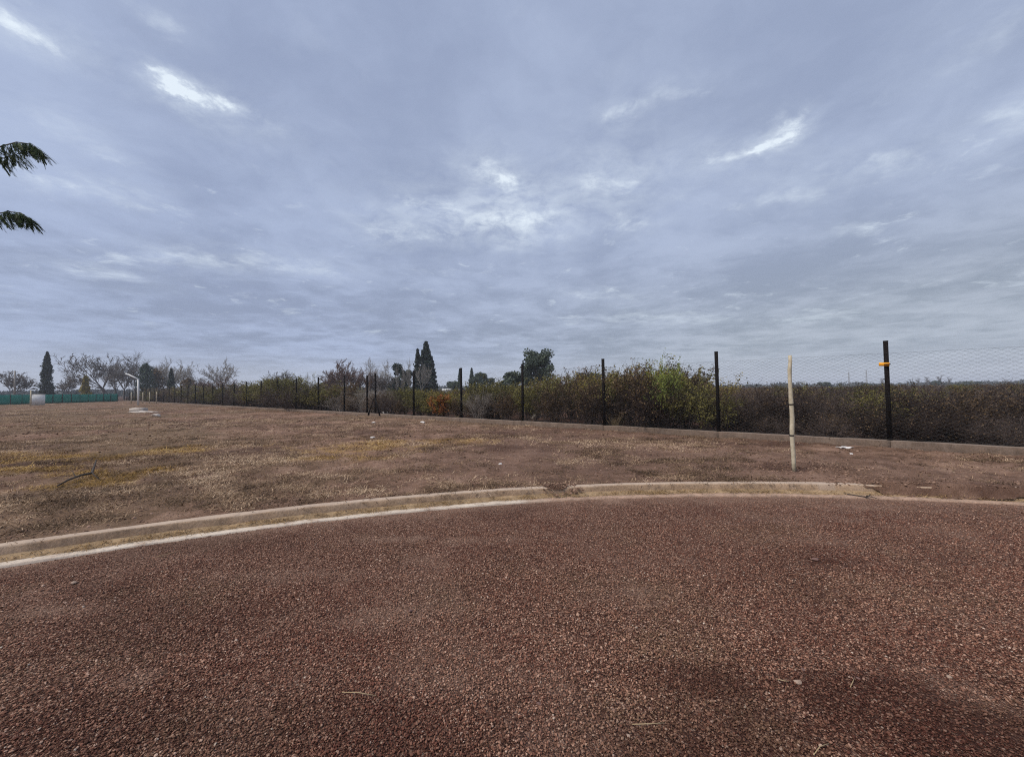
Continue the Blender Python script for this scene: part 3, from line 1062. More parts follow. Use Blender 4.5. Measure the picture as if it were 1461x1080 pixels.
def build_fence():
    # concrete footing, one cast length per bay
    foot = thing('concrete_footing', 'low brown concrete footing wall along the foot of the wire fence', 'low wall', FA, FROT)
    nseg = 28
    xs = np.linspace(0.004, BAY - 0.004, nseg)
    prof = [(-0.09, -0.35), (-0.09, 0.0), (-0.086, 0.19), (-0.075, 0.202), (0.075, 0.202), (0.09, 0.19), (0.09, -0.35)]
    sect = []
    for q in range(4):
        V = []
        for x in xs:
            for j, (a, z) in enumerate(prof):
                nn = float(fbm(np.array([x * 2 + q * 7.7]), np.array([j * 0.2]), 4, 15)[0])
                V.append((x, -a + 0.008 * nn, z + (0.012 * nn if j in (2, 3, 4, 5) else 0)))
        n = len(prof)
        F = [(i * n + j, (i + 1) * n + j, (i + 1) * n + j + 1, i * n + j + 1) for i in range(nseg - 1) for j in range(n - 1)]
        caps = [tuple(range(n)), tuple((nseg - 1) * n + j for j in range(n))[::-1]]
        sect.append(mesh('footing_section', V, [np.array(F), np.array(caps)], [M_plinth]))
    for k in range(K0 - 1, K1):
        link('footing_section', sect[k % 4], foot, (k * BAY, 0, 0.0))
    fence = thing('wire_fence', 'chain link fence with dark steel posts running along the field edge', 'fence', FA, FROT)
    zt = FA.z
    # posts
    V, F = join([box(0, 0, (PL_TOP + POST_TOP) / 2 - 0.05 - zt, 0.088, 0.088, POST_TOP - PL_TOP + 0.1, 0.012),
                 box(0, 0, POST_TOP + 0.004 - zt, 0.096, 0.096, 0.012, 0.012)])
    pm = mesh('post', V, F, [M_post])
    rs = random.Random(3)
    for k in range(K0, K1 + 1):
        p = link('post', pm, fence, (k * BAY, 0, 0))
        p.rotation_euler = (rs.uniform(-.006, .006), rs.uniform(-.006, .006), rs.uniform(-.05, .05))
    p = link('post', pm, fence, (6 * BAY + 0.9, 0.02, -0.1))
    # braces of the straining post
    for s in (-1, 1):
        V, F = chain([(6 * BAY + s * 0.04, 0.07, 1.12), (6 * BAY + s * 0.62, 0.12, 0.10)], [0.042, 0.042], 8)
        link('brace', mesh('brace', V, F, [M_post]), fence)
    # mesh panels: zigzag wires
    def panel(cell, rw):
        nx = int(round((BAY - 0.1) / cell))
        cw = (BAY - 0.1) / nx
        nz = int(round(2.08 / (cell / 2) / 2) * 2)
        zs = PL_TOP - zt + 0.02 + np.arange(nz + 1) * (2.08 / nz)
        P, Q = [], []
        for i in range(nx):
            s = 1 if i % 2 else -1
            alt = np.where(np.arange(nz + 1) % 2 == 0, -0.5, 0.5) * s
            x = 0.05 + (i + 0.5) * cw + alt * cw
            y = 0.002 * s + 0.012 * np.sin(zs * 2.1 + i * 0.12)
            pts = np.stack([x, y, zs + 0.004 * math.sin(i * 0.5)], 1)
            P.append(pts[:-1])
            Q.append(pts[1:])
        P, Q = np.concatenate(P), np.concatenate(Q)
        r = np.full(len(P), rw)
        V, F = tubes_np(P, Q, r, r, 3)
        return mesh('mesh_panel', V, F, [M_wire])
    near, far = panel(0.085, 0.0015), panel(0.24, 0.0016)
    for k in range(K0, K1):
        link('mesh_panel', near if k < 3 else far, fence, (k * BAY, 0.05, 0))
    # tension wires
    for z in (PL_TOP - zt + 0.03, PL_TOP - zt + 1.06, PL_TOP - zt + 2.10):
        V, F = tubes([(Vector((K0 * BAY + i * BAY, 0.05, z)), Vector((K0 * BAY + (i + 1) * BAY, 0.05, z)), 0.0015, 0.0015) for i in range(K1 - K0)], 4)
        link('tension_wire', mesh('tension_wire', V, F, [M_wire]), fence)
    # plaque strapped to the second post
    pl = thing('marker_plate', 'small yellow orange plate strapped to the tall dark fence post', 'marker', fpt(0, -0.06, 2.155), FROT)
    V, F = box(0.05, 0, 0, 0.19, 0.010, 0.085, 0.003)
    o = link('plate', mesh('plate', V, F, [M_yellow]), pl)
    o.rotation_euler = (0, R(-3), 0)
    V, F = join([box(0, 0.055, 0.0, 0.108, 0.104, 0.016, 0.004)])
    link('strap', mesh('strap', V, F, [M_tie]), pl)


build_fence()


def build_stake():
    t = thing('wooden_stake', 'pale crooked bare wooden stake standing in dug earth near kerb', 'stake', (STAKE.x, STAKE.y, fz(STAKE.x, STAKE.y) - 0.02))
    d = STAKE.y
    pts = [(1133.5, 676), (1132.5, 660), (1131.5, 642), (1130.2, 625), (1129.8, 612), (1130.2, 597), (1129.6, 584), (1128.6, 572), (1128, 556), (1126.8, 542), (1126.5, 527), (1127.5, 516), (1127, 507)]
    W = [atd(x, y, d) - t.location for x, y in pts]
    rad = [0.035, 0.036, 0.037, 0.036, 0.041, 0.038, 0.036, 0.038, 0.033, 0.032, 0.034, 0.031, 0.029]
    V, F = chain(W, rad, 10)
    V = np.array(V) + RNG.normal(0, 0.0016, (len(V), 3))
    link('pole', mesh('pole', V, F, [M_stake], smooth=True), t)
    for y, x in ((577, 1128.7), (621, 1129.3)):
        c = atd(x, y, d) - t.location
        V, F = chain([c + Vector((0, 0, -0.011)), c + Vector((0, 0, 0.011))], [0.042, 0.041], 10)
        link('tie_band', mesh('tie_band', V, F, [M_tie]), t)


build_stake()


# ------------------------------------------------------------------ plants
def grow(segs, tips, rs, p, d, L, r, lev, P):
    n = P['n'][lev]
    jit, trop = P['jit'][lev], P['trop'][lev]
    r_end = r * P['taper'][lev]
    for i in range(n):
        d = (d + Vector((rs.gauss(0, jit), rs.gauss(0, jit), rs.gauss(0, jit) + trop))).normalized()
        q = p + d * (L / n)
        ra = r + (r_end - r) * i / n
        rb = r + (r_end - r) * (i + 1) / n
        segs.append((p.copy(), q.copy(), ra, rb, lev))
        p = q
        if lev < P['max'] and (i + 1) / n >= P['start'][lev]:
            for _ in range(P['kids'][lev]):
                if rs.random() < P['prob'][lev]:
                    a = Vector((rs.gauss(0, 1), rs.gauss(0, 1), rs.gauss(0, 1)))
                    a = (a - d * a.dot(d)).normalized()
                    ang = R(rs.uniform(*P['ang'][lev]))
                    nd = d * math.cos(ang) + a * math.sin(ang)
                    grow(segs, tips, rs, p, nd, L * P['len'][lev] * rs.uniform(0.6, 1.15), max(rb * P['rad'][lev], P['rmin']), lev + 1, P)
    tips.append((p.copy(), d.copy(), lev))


def split_tubes(segs, sides_thick=6, sides_thin=3, lim=1):
    th = [s[:4] for s in segs if s[4] <= lim]
    tn = [s[:4] for s in segs if s[4] > lim]
    a = tubes(th, sides_thick) if th else (np.zeros((0, 3)), np.zeros((0, 4), int))
    b = tubes(tn, sides_thin) if tn else (np.zeros((0, 3)), np.zeros((0, 4), int))
    return a, b


def leaf_mesh(name, C, U, W, tone, material, pointed=False):
    V, F = (leaves if pointed else quads)(C, U, W)
    me = mesh(name, V, F, [material])
    attr(me, 'tone', np.repeat(tone, 4))
    return me


def top_of(parts, pct):
    me = parts[-1][1]
    co = np.empty(len(me.vertices) * 3, np.float32)
    me.vertices.foreach_get('co', co)
    return float(np.percentile(co[2::3], pct))


def shrub_kind(seed, height, width, leafy, lm, tm, leaf=0.035, upright=0.5, nst=16, twig=0.006, n_leaf=6200):
    """returns list of (part name, mesh): wiry stems from the ground, leaves along the outer twigs"""
    rs = random.Random(seed)
    rn = np.random.default_rng(seed)
    segs, tips = [], []
    Pm = dict(n=[5, 4, 3], jit=[0.10, 0.16, 0.22], trop=[0.05 * upright, 0.09 * upright, 0.05], taper=[0.5, 0.5, 0.4], start=[0.3, 0.3, 1],
              kids=[2, 2, 0], prob=[0.95, 0.85, 0], ang=[(18, 50), (20, 60), (0, 0)], len=[0.5, 0.5, 0], rad=[0.6, 0.6, 0], rmin=twig * 0.7, max=2)
    for i in range(nst):
        az = rs.uniform(0, 6.28)
        lean = rs.uniform(0.05, 1.0) * (1 - upright * 0.65)
        b = Vector((math.cos(az), math.sin(az), 0)) * rs.uniform(0, 0.16) * width
        d = Vector((math.cos(az) * lean, math.sin(az) * lean, 1.0)).normalized()
        grow(segs, tips, rs, b, d, height * rs.uniform(0.6, 0.92), twig * 2.4, 0, Pm)
    a, b = split_tubes(segs, 4, 3, 0)
    V, F = join([a, b])
    parts = [('stems', mesh('stems', V, F, [tm]))]
    if leafy > 0:
        cand = [s for s in segs if s[4] >= 1]
        wz = np.array([max((s[0].z / height), 0.02) ** 1.1 for s in cand])
        idx = rn.choice(len(cand), int(n_leaf * leafy), p=wz / wz.sum())
        A = np.array([tuple(cand[i][0]) for i in idx])
        B = np.array([tuple(cand[i][1]) for i in idx])
        C = A + (B - A) * rn.random((len(idx), 1)) + rn.normal(0, leaf * 0.8, (len(idx), 3))
        C[:, 2] = np.maximum(C[:, 2], 0.03)
        D = (B - A) / np.maximum(np.linalg.norm(B - A, axis=1, keepdims=True), 1e-6)
        U = D * 0.7 + unit(len(idx), rn) * 0.75
        U /= np.linalg.norm(U, axis=1, keepdims=True)
        W = np.cross(U, unit(len(idx), rn))
        W /= np.maximum(np.linalg.norm(W, axis=1, keepdims=True), 1e-6)
        s = leaf * rn.uniform(0.55, 1.25, (len(idx), 1))
        stemtone = rn.random(len(cand))[idx] * 0.45
        hz = C[:, 2] / height
        tone = np.clip(0.0 + stemtone * 1.3 + rn.random(len(idx)) * 0.55, 0, 1)
        parts.append(('foliage', leaf_mesh('foliage', C, U * s, W * s * 0.5, tone, lm, True)))
    return parts, top_of(parts, 98.5)


def place(name, kind, loc, rz, scale, label, cat, group=None):
    parts, h = kind
    t = thing(name, label, cat, loc, rz, scale, group)
    for nm, me in parts:
        link(nm, me, t)
    return t


K_olive = [shrub_kind(10 + i, 1.7, 1.5, 1.0, L_olive, M_twig, 0.034, 0.6, 17) for i in range(3)]
K_brown = [shrub_kind(20 + i, 1.6, 1.6, 0.75, L_brownolive, M_twig, 0.032, 0.5, 16) for i in range(3)]
K_yell = [shrub_kind(30 + i, 1.6, 1.6, 1.0, L_yellowolive, M_twig, 0.034, 0.55, 16) for i in range(2)]
K_bright = [shrub_kind(40, 2.3, 1.4, 1.5, L_bright, M_twig, 0.042, 0.85, 24)]
K_bare = [shrub_kind(50 + i, 1.2, 1.7, 0.08, L_brownolive, M_twig, 0.03, 0.15, 44, 0.0065) for i in range(3)]
K_bared = [shrub_kind(55 + i, 1.2, 1.7, 0.12, L_brownolive, M_twig_dark, 0.03, 0.2, 44, 0.0065) for i in range(2)]
K_pale = [shrub_kind(60 + i, 1.4, 1.4, 0.0, None, M_twig_pale, 0.03, 0.5, 22, 0.006) for i in range(2)]
K_orange = [shrub_kind(70, 1.1, 1.2, 1.2, L_orange, M_bark_red, 0.04, 0.7, 14)]
K_tall = [shrub_kind(75, 2.4, 1.0, 0.22, L_olive, M_twig, 0.032, 0.9, 12)]

TOP = [(160, 561), (226, 557), (265, 554), (300, 553), (345, 550), (362, 551), (380, 541), (410, 536), (430, 542), (470, 549), (520, 555), (560, 556), (600, 556), (640, 557), (680, 555), (705, 547), (722, 545),
       (740, 544), (770, 545), (800, 536), (830, 533), (870, 536), (890, 530), (905, 523), (920, 525), (938, 528), (965, 526), (985, 533), (1000, 541), (1020, 549), (1060, 551),
       (1130, 553), (1200, 553), (1300, 552), (1350, 553), (1400, 553), (1461, 555), (1700, 560)]
TX, TY = np.array([t[0] for t in TOP], float), np.array([t[1] for t in TOP], float)


def zone_kind(px, row, rs):
    q = rs.random()
    if px < 470:
        return ('olive', K_olive) if q < .45 else ('brown', K_brown) if q < .8 else ('bare', K_bare)
    if px < 575:
        return ('bare', K_bare) if q < .3 else ('pale', K_pale) if q < .5 else ('brown', K_brown) if q < .8 else ('olive', K_olive)
    if px < 655:
        return ('olive', K_olive) if q < .5 else ('yellow', K_yell) if q < .7 else ('brown', K_brown)
    if px < 1015:
        if row == 0:
            return ('brown', K_brown) if q < .3 else ('olive', K_olive) if q < .58 else ('bare', K_bare) if q < .72 else ('dark', K_bared)  # blackish shrubs here put the shade at the thicket's foot into twig colour
        return ('olive', K_olive) if q < .48 else ('yellow', K_yell) if q < .78 else ('brown', K_brown)
    if row == 0:
        return ('dark', K_bared) if q < .5 else ('bare', K_bare) if q < .95 else ('brown', K_brown)
    if 1340 < px < 1425 and row < 3:
        return ('yellow', K_yell) if q < .4 else ('brown', K_brown) if q < .6 else ('bare', K_bare)
    return ('brown', K_brown) if q < .25 else ('bare', K_bare) if q < .62 else ('olive', K_olive) if q < .70 else ('dark', K_bared)


SH_LABEL = {'olive': 'olive leafy shrub', 'brown': 'brownish sparse shrub', 'yellow': 'yellowish olive shrub', 'bare': 'leafless grey brown shrub',
            'dark': 'leafless blackish shrub', 'pale': 'leafless pale grey shrub'}
SH_ZONE = [(215, 'behind the white pole foot'), (250, 'at the most distant fence posts'), (285, 'just left of the lone pale tree'), (312, 'left side of the lone pale tree'), (345, 'right below the lone pale tree'),
           (385, 'left of the spiking bare tree'), (425, 'below the spiking bare tree'), (470, 'right of the spiking bare tree'), (515, 'below the round bare tree'), (560, 'around the braced post'), (605, 'below the tallest conifer'), (655, 'around the orange shrub'), (745, 'beside the pale round bush'),
           (862, 'below the large leafy tree'), (925, 'left of the bright green shrub'), (1025, 'around the bright green shrub'), (1130, 'left of the wooden stake'),
           (1270, 'right of the wooden stake'), (9999, 'right of the yellow plate')]
SH_GROUP = {'olive': 'olive shrubs of the thicket', 'brown': 'brownish shrubs of the thicket', 'yellow': 'yellowish shrubs of the thicket', 'bare': 'bare twiggy shrubs of the thicket',
            'dark': 'blackish bare shrubs of the thicket', 'pale': 'pale bare shrubs of the thicket'}


def build_thicket():
    rs = random.Random(21)
    rows = [(0, 0.75, 0.72, 0.28), (1, 1.8, 0.95, 0.45), (2, 3.3, 1.4, 0.6), (3, 5.5, 2.0, 0.9), (4, 9.0, 3.0, 1.5), (5, 14, 4.2, 2.2)]
    for row, v0, sp, jv in rows:
        u = -9.0 if row < 2 else -16.0
        while u < 128:
            far = max(0.0, u) / 30.0
            u += sp * (1 + far * 1.1) * rs.uniform(0.8, 1.25)
            v = v0 + rs.uniform(-jv, jv) + (0.25 * far if row == 0 else 0.6 * far)
            p = fpt(u, v)
            if p.y < 2:
                continue
            px, _ = to_px(p.x, p.y, 0.8)
            if px > 1640 or px < 160:
                continue
            if row >= 4 and px < 560:
                continue
            py = float(np.interp(px, TX, TY))
            top = atd(px, py + ((rs.uniform(-10, -2) if rs.random() < .2 else rs.uniform(-3, 8)) * min(1.0, 18 / p.y + .3) if row else rs.uniform(1, 16)), p.y).z
            if row == 0 and px > 1015:
                top *= rs.uniform(0.55, 0.8)
            if row >= 2 and (px > 1010 or px < 690):
                top = min(top, 1.78 + rs.uniform(-.25, .12))
            h = max(0.6, top - 0.1)
            kn, ks = zone_kind(px, row, rs)
            kind = rs.choice(ks)
            s = h / (kind[1] * 1.02)
            w = s * rs.uniform(0.95, 1.3) if row < 3 else s * rs.uniform(1.2, 1.8)
            w = w if far < 0.5 else w * (1.1 + 0.22 * far)
            zn = next(z for lim, z in SH_ZONE if px < lim)
            rn_ = 'front row at the footing' if row == 0 else 'second row' if row == 1 else 'back of the thicket'
            place('shrub', kind, (p.x, p.y, fz(p.x, p.y) - 0.03), rs.uniform(0, 6.28), (w, w, s), f'{SH_LABEL[kn]}, {rn_}, {zn}', 'shrub', SH_GROUP[kn])


build_thicket()


def build_scrub():
    """the shrubland that goes on behind the thicket, too many to count"""
    var = []
    for k in (K_olive[0], K_brown[1], K_bare[0], K_bare[1], K_brown[2], K_bared[0]):
        var.append(k)
    objs = []
    for parts, h in var:
        Vs, Fs, tones, mi, o = [], [], [], [], 0
        for q, (nm, me) in enumerate(parts):
            nv, nf = len(me.vertices), len(me.polygons)
            co = np.empty(nv * 3, np.float32)
            me.vertices.foreach_get('co', co)
            li = np.empty(len(me.loops), np.int32)
            me.loops.foreach_get('vertex_index', li)
            Vs.append(co.reshape(-1, 3))
            Fs.append(li.reshape(nf, -1) + o)
            t = np.full(nv, 0.4, np.float32)
            if 'tone' in me.attributes:
                me.attributes['tone'].data.foreach_get('value', t)
            tones.append(t)
            mi += [q] * nf
            o += nv
        me2 = mesh('scrub_bush', np.concatenate(Vs) / h, np.concatenate(Fs), [p[1].materials[0] for p in parts], mi)
        attr(me2, 'tone', np.concatenate(tones))
        objs.append(bpy.data.objects.new('scrub_bush', me2))
    n = 9000
    u = RNG.uniform(-60, 160, n)
    v = 13 + 200 * RNG.random(n) ** 1.7
    x = FA.x + FDIR.x * u + FNRM.x * v
    y = FA.y + FDIR.y * u + FNRM.y * v
    k = (y > 3) & (np.abs(x) < 1.5 * y + 8) & (v > 13 + 0.1 * np.maximum(u, 0))
    x, y, v = x[k], y[k], v[k]
    k = RNG.random(len(x)) < np.clip(0.35 + 0.9 * fbm(x * .06, y * .06, 3, 5), .12, 1)
    x, y, v = x[k], y[k], v[k]
    m = len(x)
    h = RNG.uniform(1.05, 1.75, m)
    w = h * RNG.uniform(1.1, 1.9, m)
    scatter('scrub', objs, np.stack([x, y, field_z(x, y) - 0.03], 1), np.stack([x * 0, x * 0, RNG.uniform(0, 6.28, m)], 1), np.stack([w, w, h], 1),
            'brown and olive shrubland stretching away behind the thicket')


build_scrub()


def special_shrub(kind, px, u_v, top_py, label, name='shrub', wide=1.0, cat='shrub'):
    # find fence parameter whose point at offset v is seen at px
    lo, hi = -6.0, 100.0
    for _ in range(50):
        md = (lo + hi) / 2
        p = fpt(md, u_v)
        if to_px(p.x, p.y, 1)[0] > px:
            lo = md
        else:
            hi = md
    z = fz(p.x, p.y)
    s = (atd(px, top_py, p.y).z - z) / kind[1]
    return place(name, kind, (p.x, p.y, z - 0.02), random.uniform(0, 6), (s * wide, s * wide, s), label, cat)


special_shrub(K_bright[0], 952, 0.55, 519, 'tall upright bright green shrub standing above the thicket', wide=0.62)
special_shrub(K_orange[0], 626, 0.28, 565, 'small orange autumn shrub glowing at the foot of the fence', wide=1.0)
special_shrub(K_tall[0], 905, 1.4, 517, 'tall thin sparse shrub rising left of the bright green shrub', wide=0.8)
special_shrub(K_tall[0], 972, 1.3, 520, 'wispy dark stem shrub rising right of the bright green shrub', wide=0.55)
special_shrub(K_pale[0], 684, 0.6, 560, 'rounded pale grey bare shrub beside the fence post', wide=1.2)
special_shrub(K_bare[2], 1418, 0.55, 594, 'low greyish bare bush at the right end of the footing', wide=1.3)
special_shrub(K_bare[1], 1178, 0.5, 590, 'low greyish bare bush just right of the wooden stake', wide=1.3)


# ---------------------------------------------------------------- background trees
def bare_tree(seed, H, spread, bark, pale=False, poplar=False, twig=0.026):
    rs = random.Random(seed)
    segs, tips = [], []
    if poplar:
        Pm = dict(n=[8, 4, 3, 2], jit=[0.03, 0.08, 0.14, 0.2], trop=[0.02, 0.16, 0.10, 0.0], taper=[0.25, 0.4, 0.5, .5], start=[0.2, 0.3, 0.3, 1],
                  kids=[4, 3, 2, 0], prob=[0.95, .9, .8, 0], ang=[(22, 42), (18, 40), (20, 50), (0, 0)], len=[0.30, 0.5, 0.5, 0], rad=[0.5, 0.6, 0.7, 0], rmin=twig, max=3)
        grow(segs, tips, rs, Vector((0, 0, 0)), Vector((0, 0, 1)), H, 0.16, 0, Pm)
    else:
        Pm = dict(n=[3, 5, 4, 4, 3], jit=[0.05, 0.08, 0.10, 0.13, 0.16], trop=[0.03, 0.05, 0.07, 0.07, 0.04], taper=[0.8, 0.45, 0.45, 0.5, .5], start=[0.7, 0.4, 0.3, 0.3, 1],
                  kids=[8, 2, 2, 2, 0], prob=[1, .95, .95, .9, 0], ang=[(20 * spread, 55 * spread), (25, 60), (25, 60), (25, 65), (0, 0)], len=[2.0, 0.52, 0.52, 0.5, 0], rad=[0.42, 0.5, 0.55, 0.6, 0], rmin=twig, max=4)
        grow(segs, tips, rs, Vector((0, 0, 0)), Vector((0, 0, 1)), H * 0.25, H * 0.024 + 0.03, 0, Pm)
    zmax = max(s[1].z for s in segs)
    tr = [s for s in segs if s[4] == 0]
    br = [s for s in segs if s[4] > 0]
    V, F = tubes([s[:4] for s in tr], 7)
    parts = [('trunk', mesh('trunk', V, F, [bark]))]
    a, b = split_tubes(br, 4, 3, 2)
    V, F = join([a, b])
    parts.append(('crown', mesh('crown', V, F, [bark])))
    return parts, zmax


def crown_mesh(C, size, tone, material, rn, flat=0.6):
    n = len(C)
    U = unit(n, rn)
    W = np.cross(U, unit(n, rn))
    W /= np.maximum(np.linalg.norm(W, axis=1, keepdims=True), 1e-6)
    s = size * rn.uniform(0.5, 1.3, (n, 1))
    return leaf_mesh('crown', C, U * s, W * s * flat, tone, material, True)


def trunk_part(H, r, bark):
    V, F = chain([(0, 0, -0.1), (0.04, 0.02, H * 0.3), (-0.03, 0.03, H * 0.65), (0, 0, H)], [r, r * .8, r * .5, r * .15], 7)
    return ('trunk', mesh('trunk', V, F, [bark]))


def column_tree(seed, H, rad, lm, prof, n=2600, leaf=0.30, rough=0.25):
    rn = np.random.default_rng(seed)
    nc = 150
    tz = rn.random(nc) ** 0.9
    az = rn.uniform(0, 6.28, nc)
    rr = rad * prof(tz) * rn.uniform(0.45, 1.0 + rough, nc)
    CL = np.stack([np.cos(az) * rr, np.sin(az) * rr, tz * H * 0.97], 1)
    idx = rn.integers(0, nc, n)
    C = CL[idx] + rn.normal(0, 1, (n, 3)) * np.stack([rad * 0.22 * prof(tz[idx]), rad * 0.22 * prof(tz[idx]), np.full(n, H * 0.02)], 1)
    core = rn.random(n) < 0.3
    t2 = rn.random(n)
    C[core] = np.stack([rn.normal(0, .35, n) * rad * prof(t2), rn.normal(0, .35, n) * rad * prof(t2), t2 * H], 1)[core]
    C[:, 2] = np.clip(C[:, 2], 0.1, H * 1.02)
    tone = np.clip(0.1 + rn.random(nc)[idx] * 0.5 + rn.random(n) * 0.35, 0, 1)
    return [trunk_part(H * 0.9, 0.16, M_bark_dark), ('crown', crown_mesh(C, leaf, tone, lm, rn))], H


def whorl_conifer(seed, H, rad, lm, n=4200, leaf=0.30):
    rn = np.random.default_rng(seed)
    nb = 190
    tz = np.linspace(0.06, 0.985, nb) + rn.normal(0, .008, nb)
    az = rn.uniform(0, 6.28, nb)
    Lb = rad * (1 - tz) ** 0.72 * rn.uniform(0.82, 1.12, nb) + 0.15
    idx = rn.choice(nb, n, p=Lb / Lb.sum())
    f = rn.random(n) ** 0.6
    a = az[idx] + rn.normal(0, 0.16, n)
    r = Lb[idx] * f
    C = np.stack([np.cos(a) * r, np.sin(a) * r, tz[idx] * H - 0.18 * r + 0.1 * r ** 2 / rad + rn.normal(0, .16, n)], 1)
    tone = np.clip(0.08 + rn.random(nb)[idx] * .5 + f * 0.2 + rn.random(n) * .25, 0, 1)
    return [trunk_part(H * 0.97, 0.22, M_bark_dark), ('crown', crown_mesh(C, leaf, tone, lm, rn))], H


def round_tree(seed, H, rad, lm, n=4200, leaf=0.2, lobes=16, base=0.25, bark=None):
    rn = np.random.default_rng(seed)
    rs = random.Random(seed)
    c = unit(lobes, rn) * rn.uniform(0.35, 0.95, (lobes, 1))
    L = np.stack([c[:, 0] * rad, c[:, 1] * rad, H * (base + (1 - base) * 0.5) + c[:, 2] * H * (1 - base) * 0.40], 1)
    lr = rad * rn.uniform(0.20, 0.46, lobes)
    idx = rn.choice(lobes, n, p=lr ** 2 / (lr ** 2).sum())
    u = unit(n, rn) * (rn.random((n, 1)) ** 0.45)
    C = L[idx] + u * lr[idx][:, None] * np.array([1, 1, 0.75])
    C[:, 2] = np.clip(C[:, 2], 0.15, H * 1.02)
    tone = np.clip(0.08 + rn.random(lobes)[idx] * .45 + rn.random(n) * .4, 0, 1)
    segs = [(Vector((0, 0, -0.1)), Vector((0, 0, H * 0.3)), H * 0.028, H * 0.022, 0)]
    for q in L:
        m = Vector((q[0] * 0.4, q[1] * 0.4, H * 0.3 + (q[2] - H * 0.3) * 0.5))
        segs += [(Vector((0, 0, H * 0.28)), m, H * 0.014, H * 0.009, 1), (m, Vector(q), H * 0.009, H * 0.004, 1)]
    V, F = tubes([s[:4] for s in segs], 6)
    parts = [('trunk', mesh('trunk', V, F, [bark or M_bark_grey])), ('crown', crown_mesh(C, leaf, tone, lm, rn))]
    return parts, top_of(parts, 99.7)


B_oak = bare_tree(301, 10, 1.35, M_bark_grey, twig=0.036)
B_mid = bare_tree(302, 9, 0.9, M_bark_grey, twig=0.034)
B_round = bare_tree(303, 8, 0.8, M_bark_red, twig=0.042)
B_pale = bare_tree(304, 9, 0.85, M_bark_pale, twig=0.026)
B_small = bare_tree(305, 6, 1.0, M_bark_grey, twig=0.036)
B_pop = bare_tree(306, 10, 1, M_bark_pale, poplar=True, twig=0.022)
B_popg = bare_tree(307, 10, 1, M_bark_grey, poplar=True, twig=0.03)
B_oak2 = bare_tree(308, 10, 1.0, M_bark_pale, twig=0.034)
cyp = lambda t: np.minimum(1.0, 0.55 + 1.6 * t) * np.clip(1.0 - t, 0, 1) ** 0.62
rnd = lambda t: np.sqrt(np.clip(1 - (2 * t - 0.9) ** 2 / 1.25, 0.02, 1))
T_cyp = column_tree(311, 13, 1.75, L_cypress, cyp, 9000, 0.24, 0.02)
T_cyps = column_tree(312, 11, 1.1, L_conifer, lambda t: np.clip(1.05 - t, 0, 1) ** 0.7, 4500, 0.22, .1)
T_con = whorl_conifer(313, 13, 3.2, L_conifer, 15000, 0.25)
T_ever = column_tree(314, 7, 1.7, L_conifer, rnd, 2600, 0.26, 0.4)
T_everb = column_tree(315, 7, 1.6, L_brownolive, rnd, 2400, 0.24, 0.5)
T_oliv = column_tree(316, 5, 1.0, L_yellowolive, cyp, 1500, 0.24, 0.3)
T_round = round_tree(317, 6, 2.2, L_conifer, 7000, 0.17, 20, 0.0)
T_euca = round_tree(318, 8.2, 2.6, L_euca, 9000, 0.14, 40, 0.10)
T_dome = round_tree(319, 4.5, 2.4, L_euca, 5200, 0.16, 16, 0.0)
T_hedge = [round_tree(320 + i, 3.2, 2.2, (L_brownolive, L_olive)[i], 2600, 0.18, 12, 0.05) for i in range(2)]


def tree(kind, px, top, d, label, name, wide=1.0, rz=None):
    p = atd(px, top, d)
    h = p.z - 0.05
    s = h / kind[1]
    c = atd(px, 560, d)
    return place(name, kind, (c.x, d, 0.05), random.uniform(0, 6.28) if rz is None else rz, (s * wide, s * wide, s), label, 'tree')


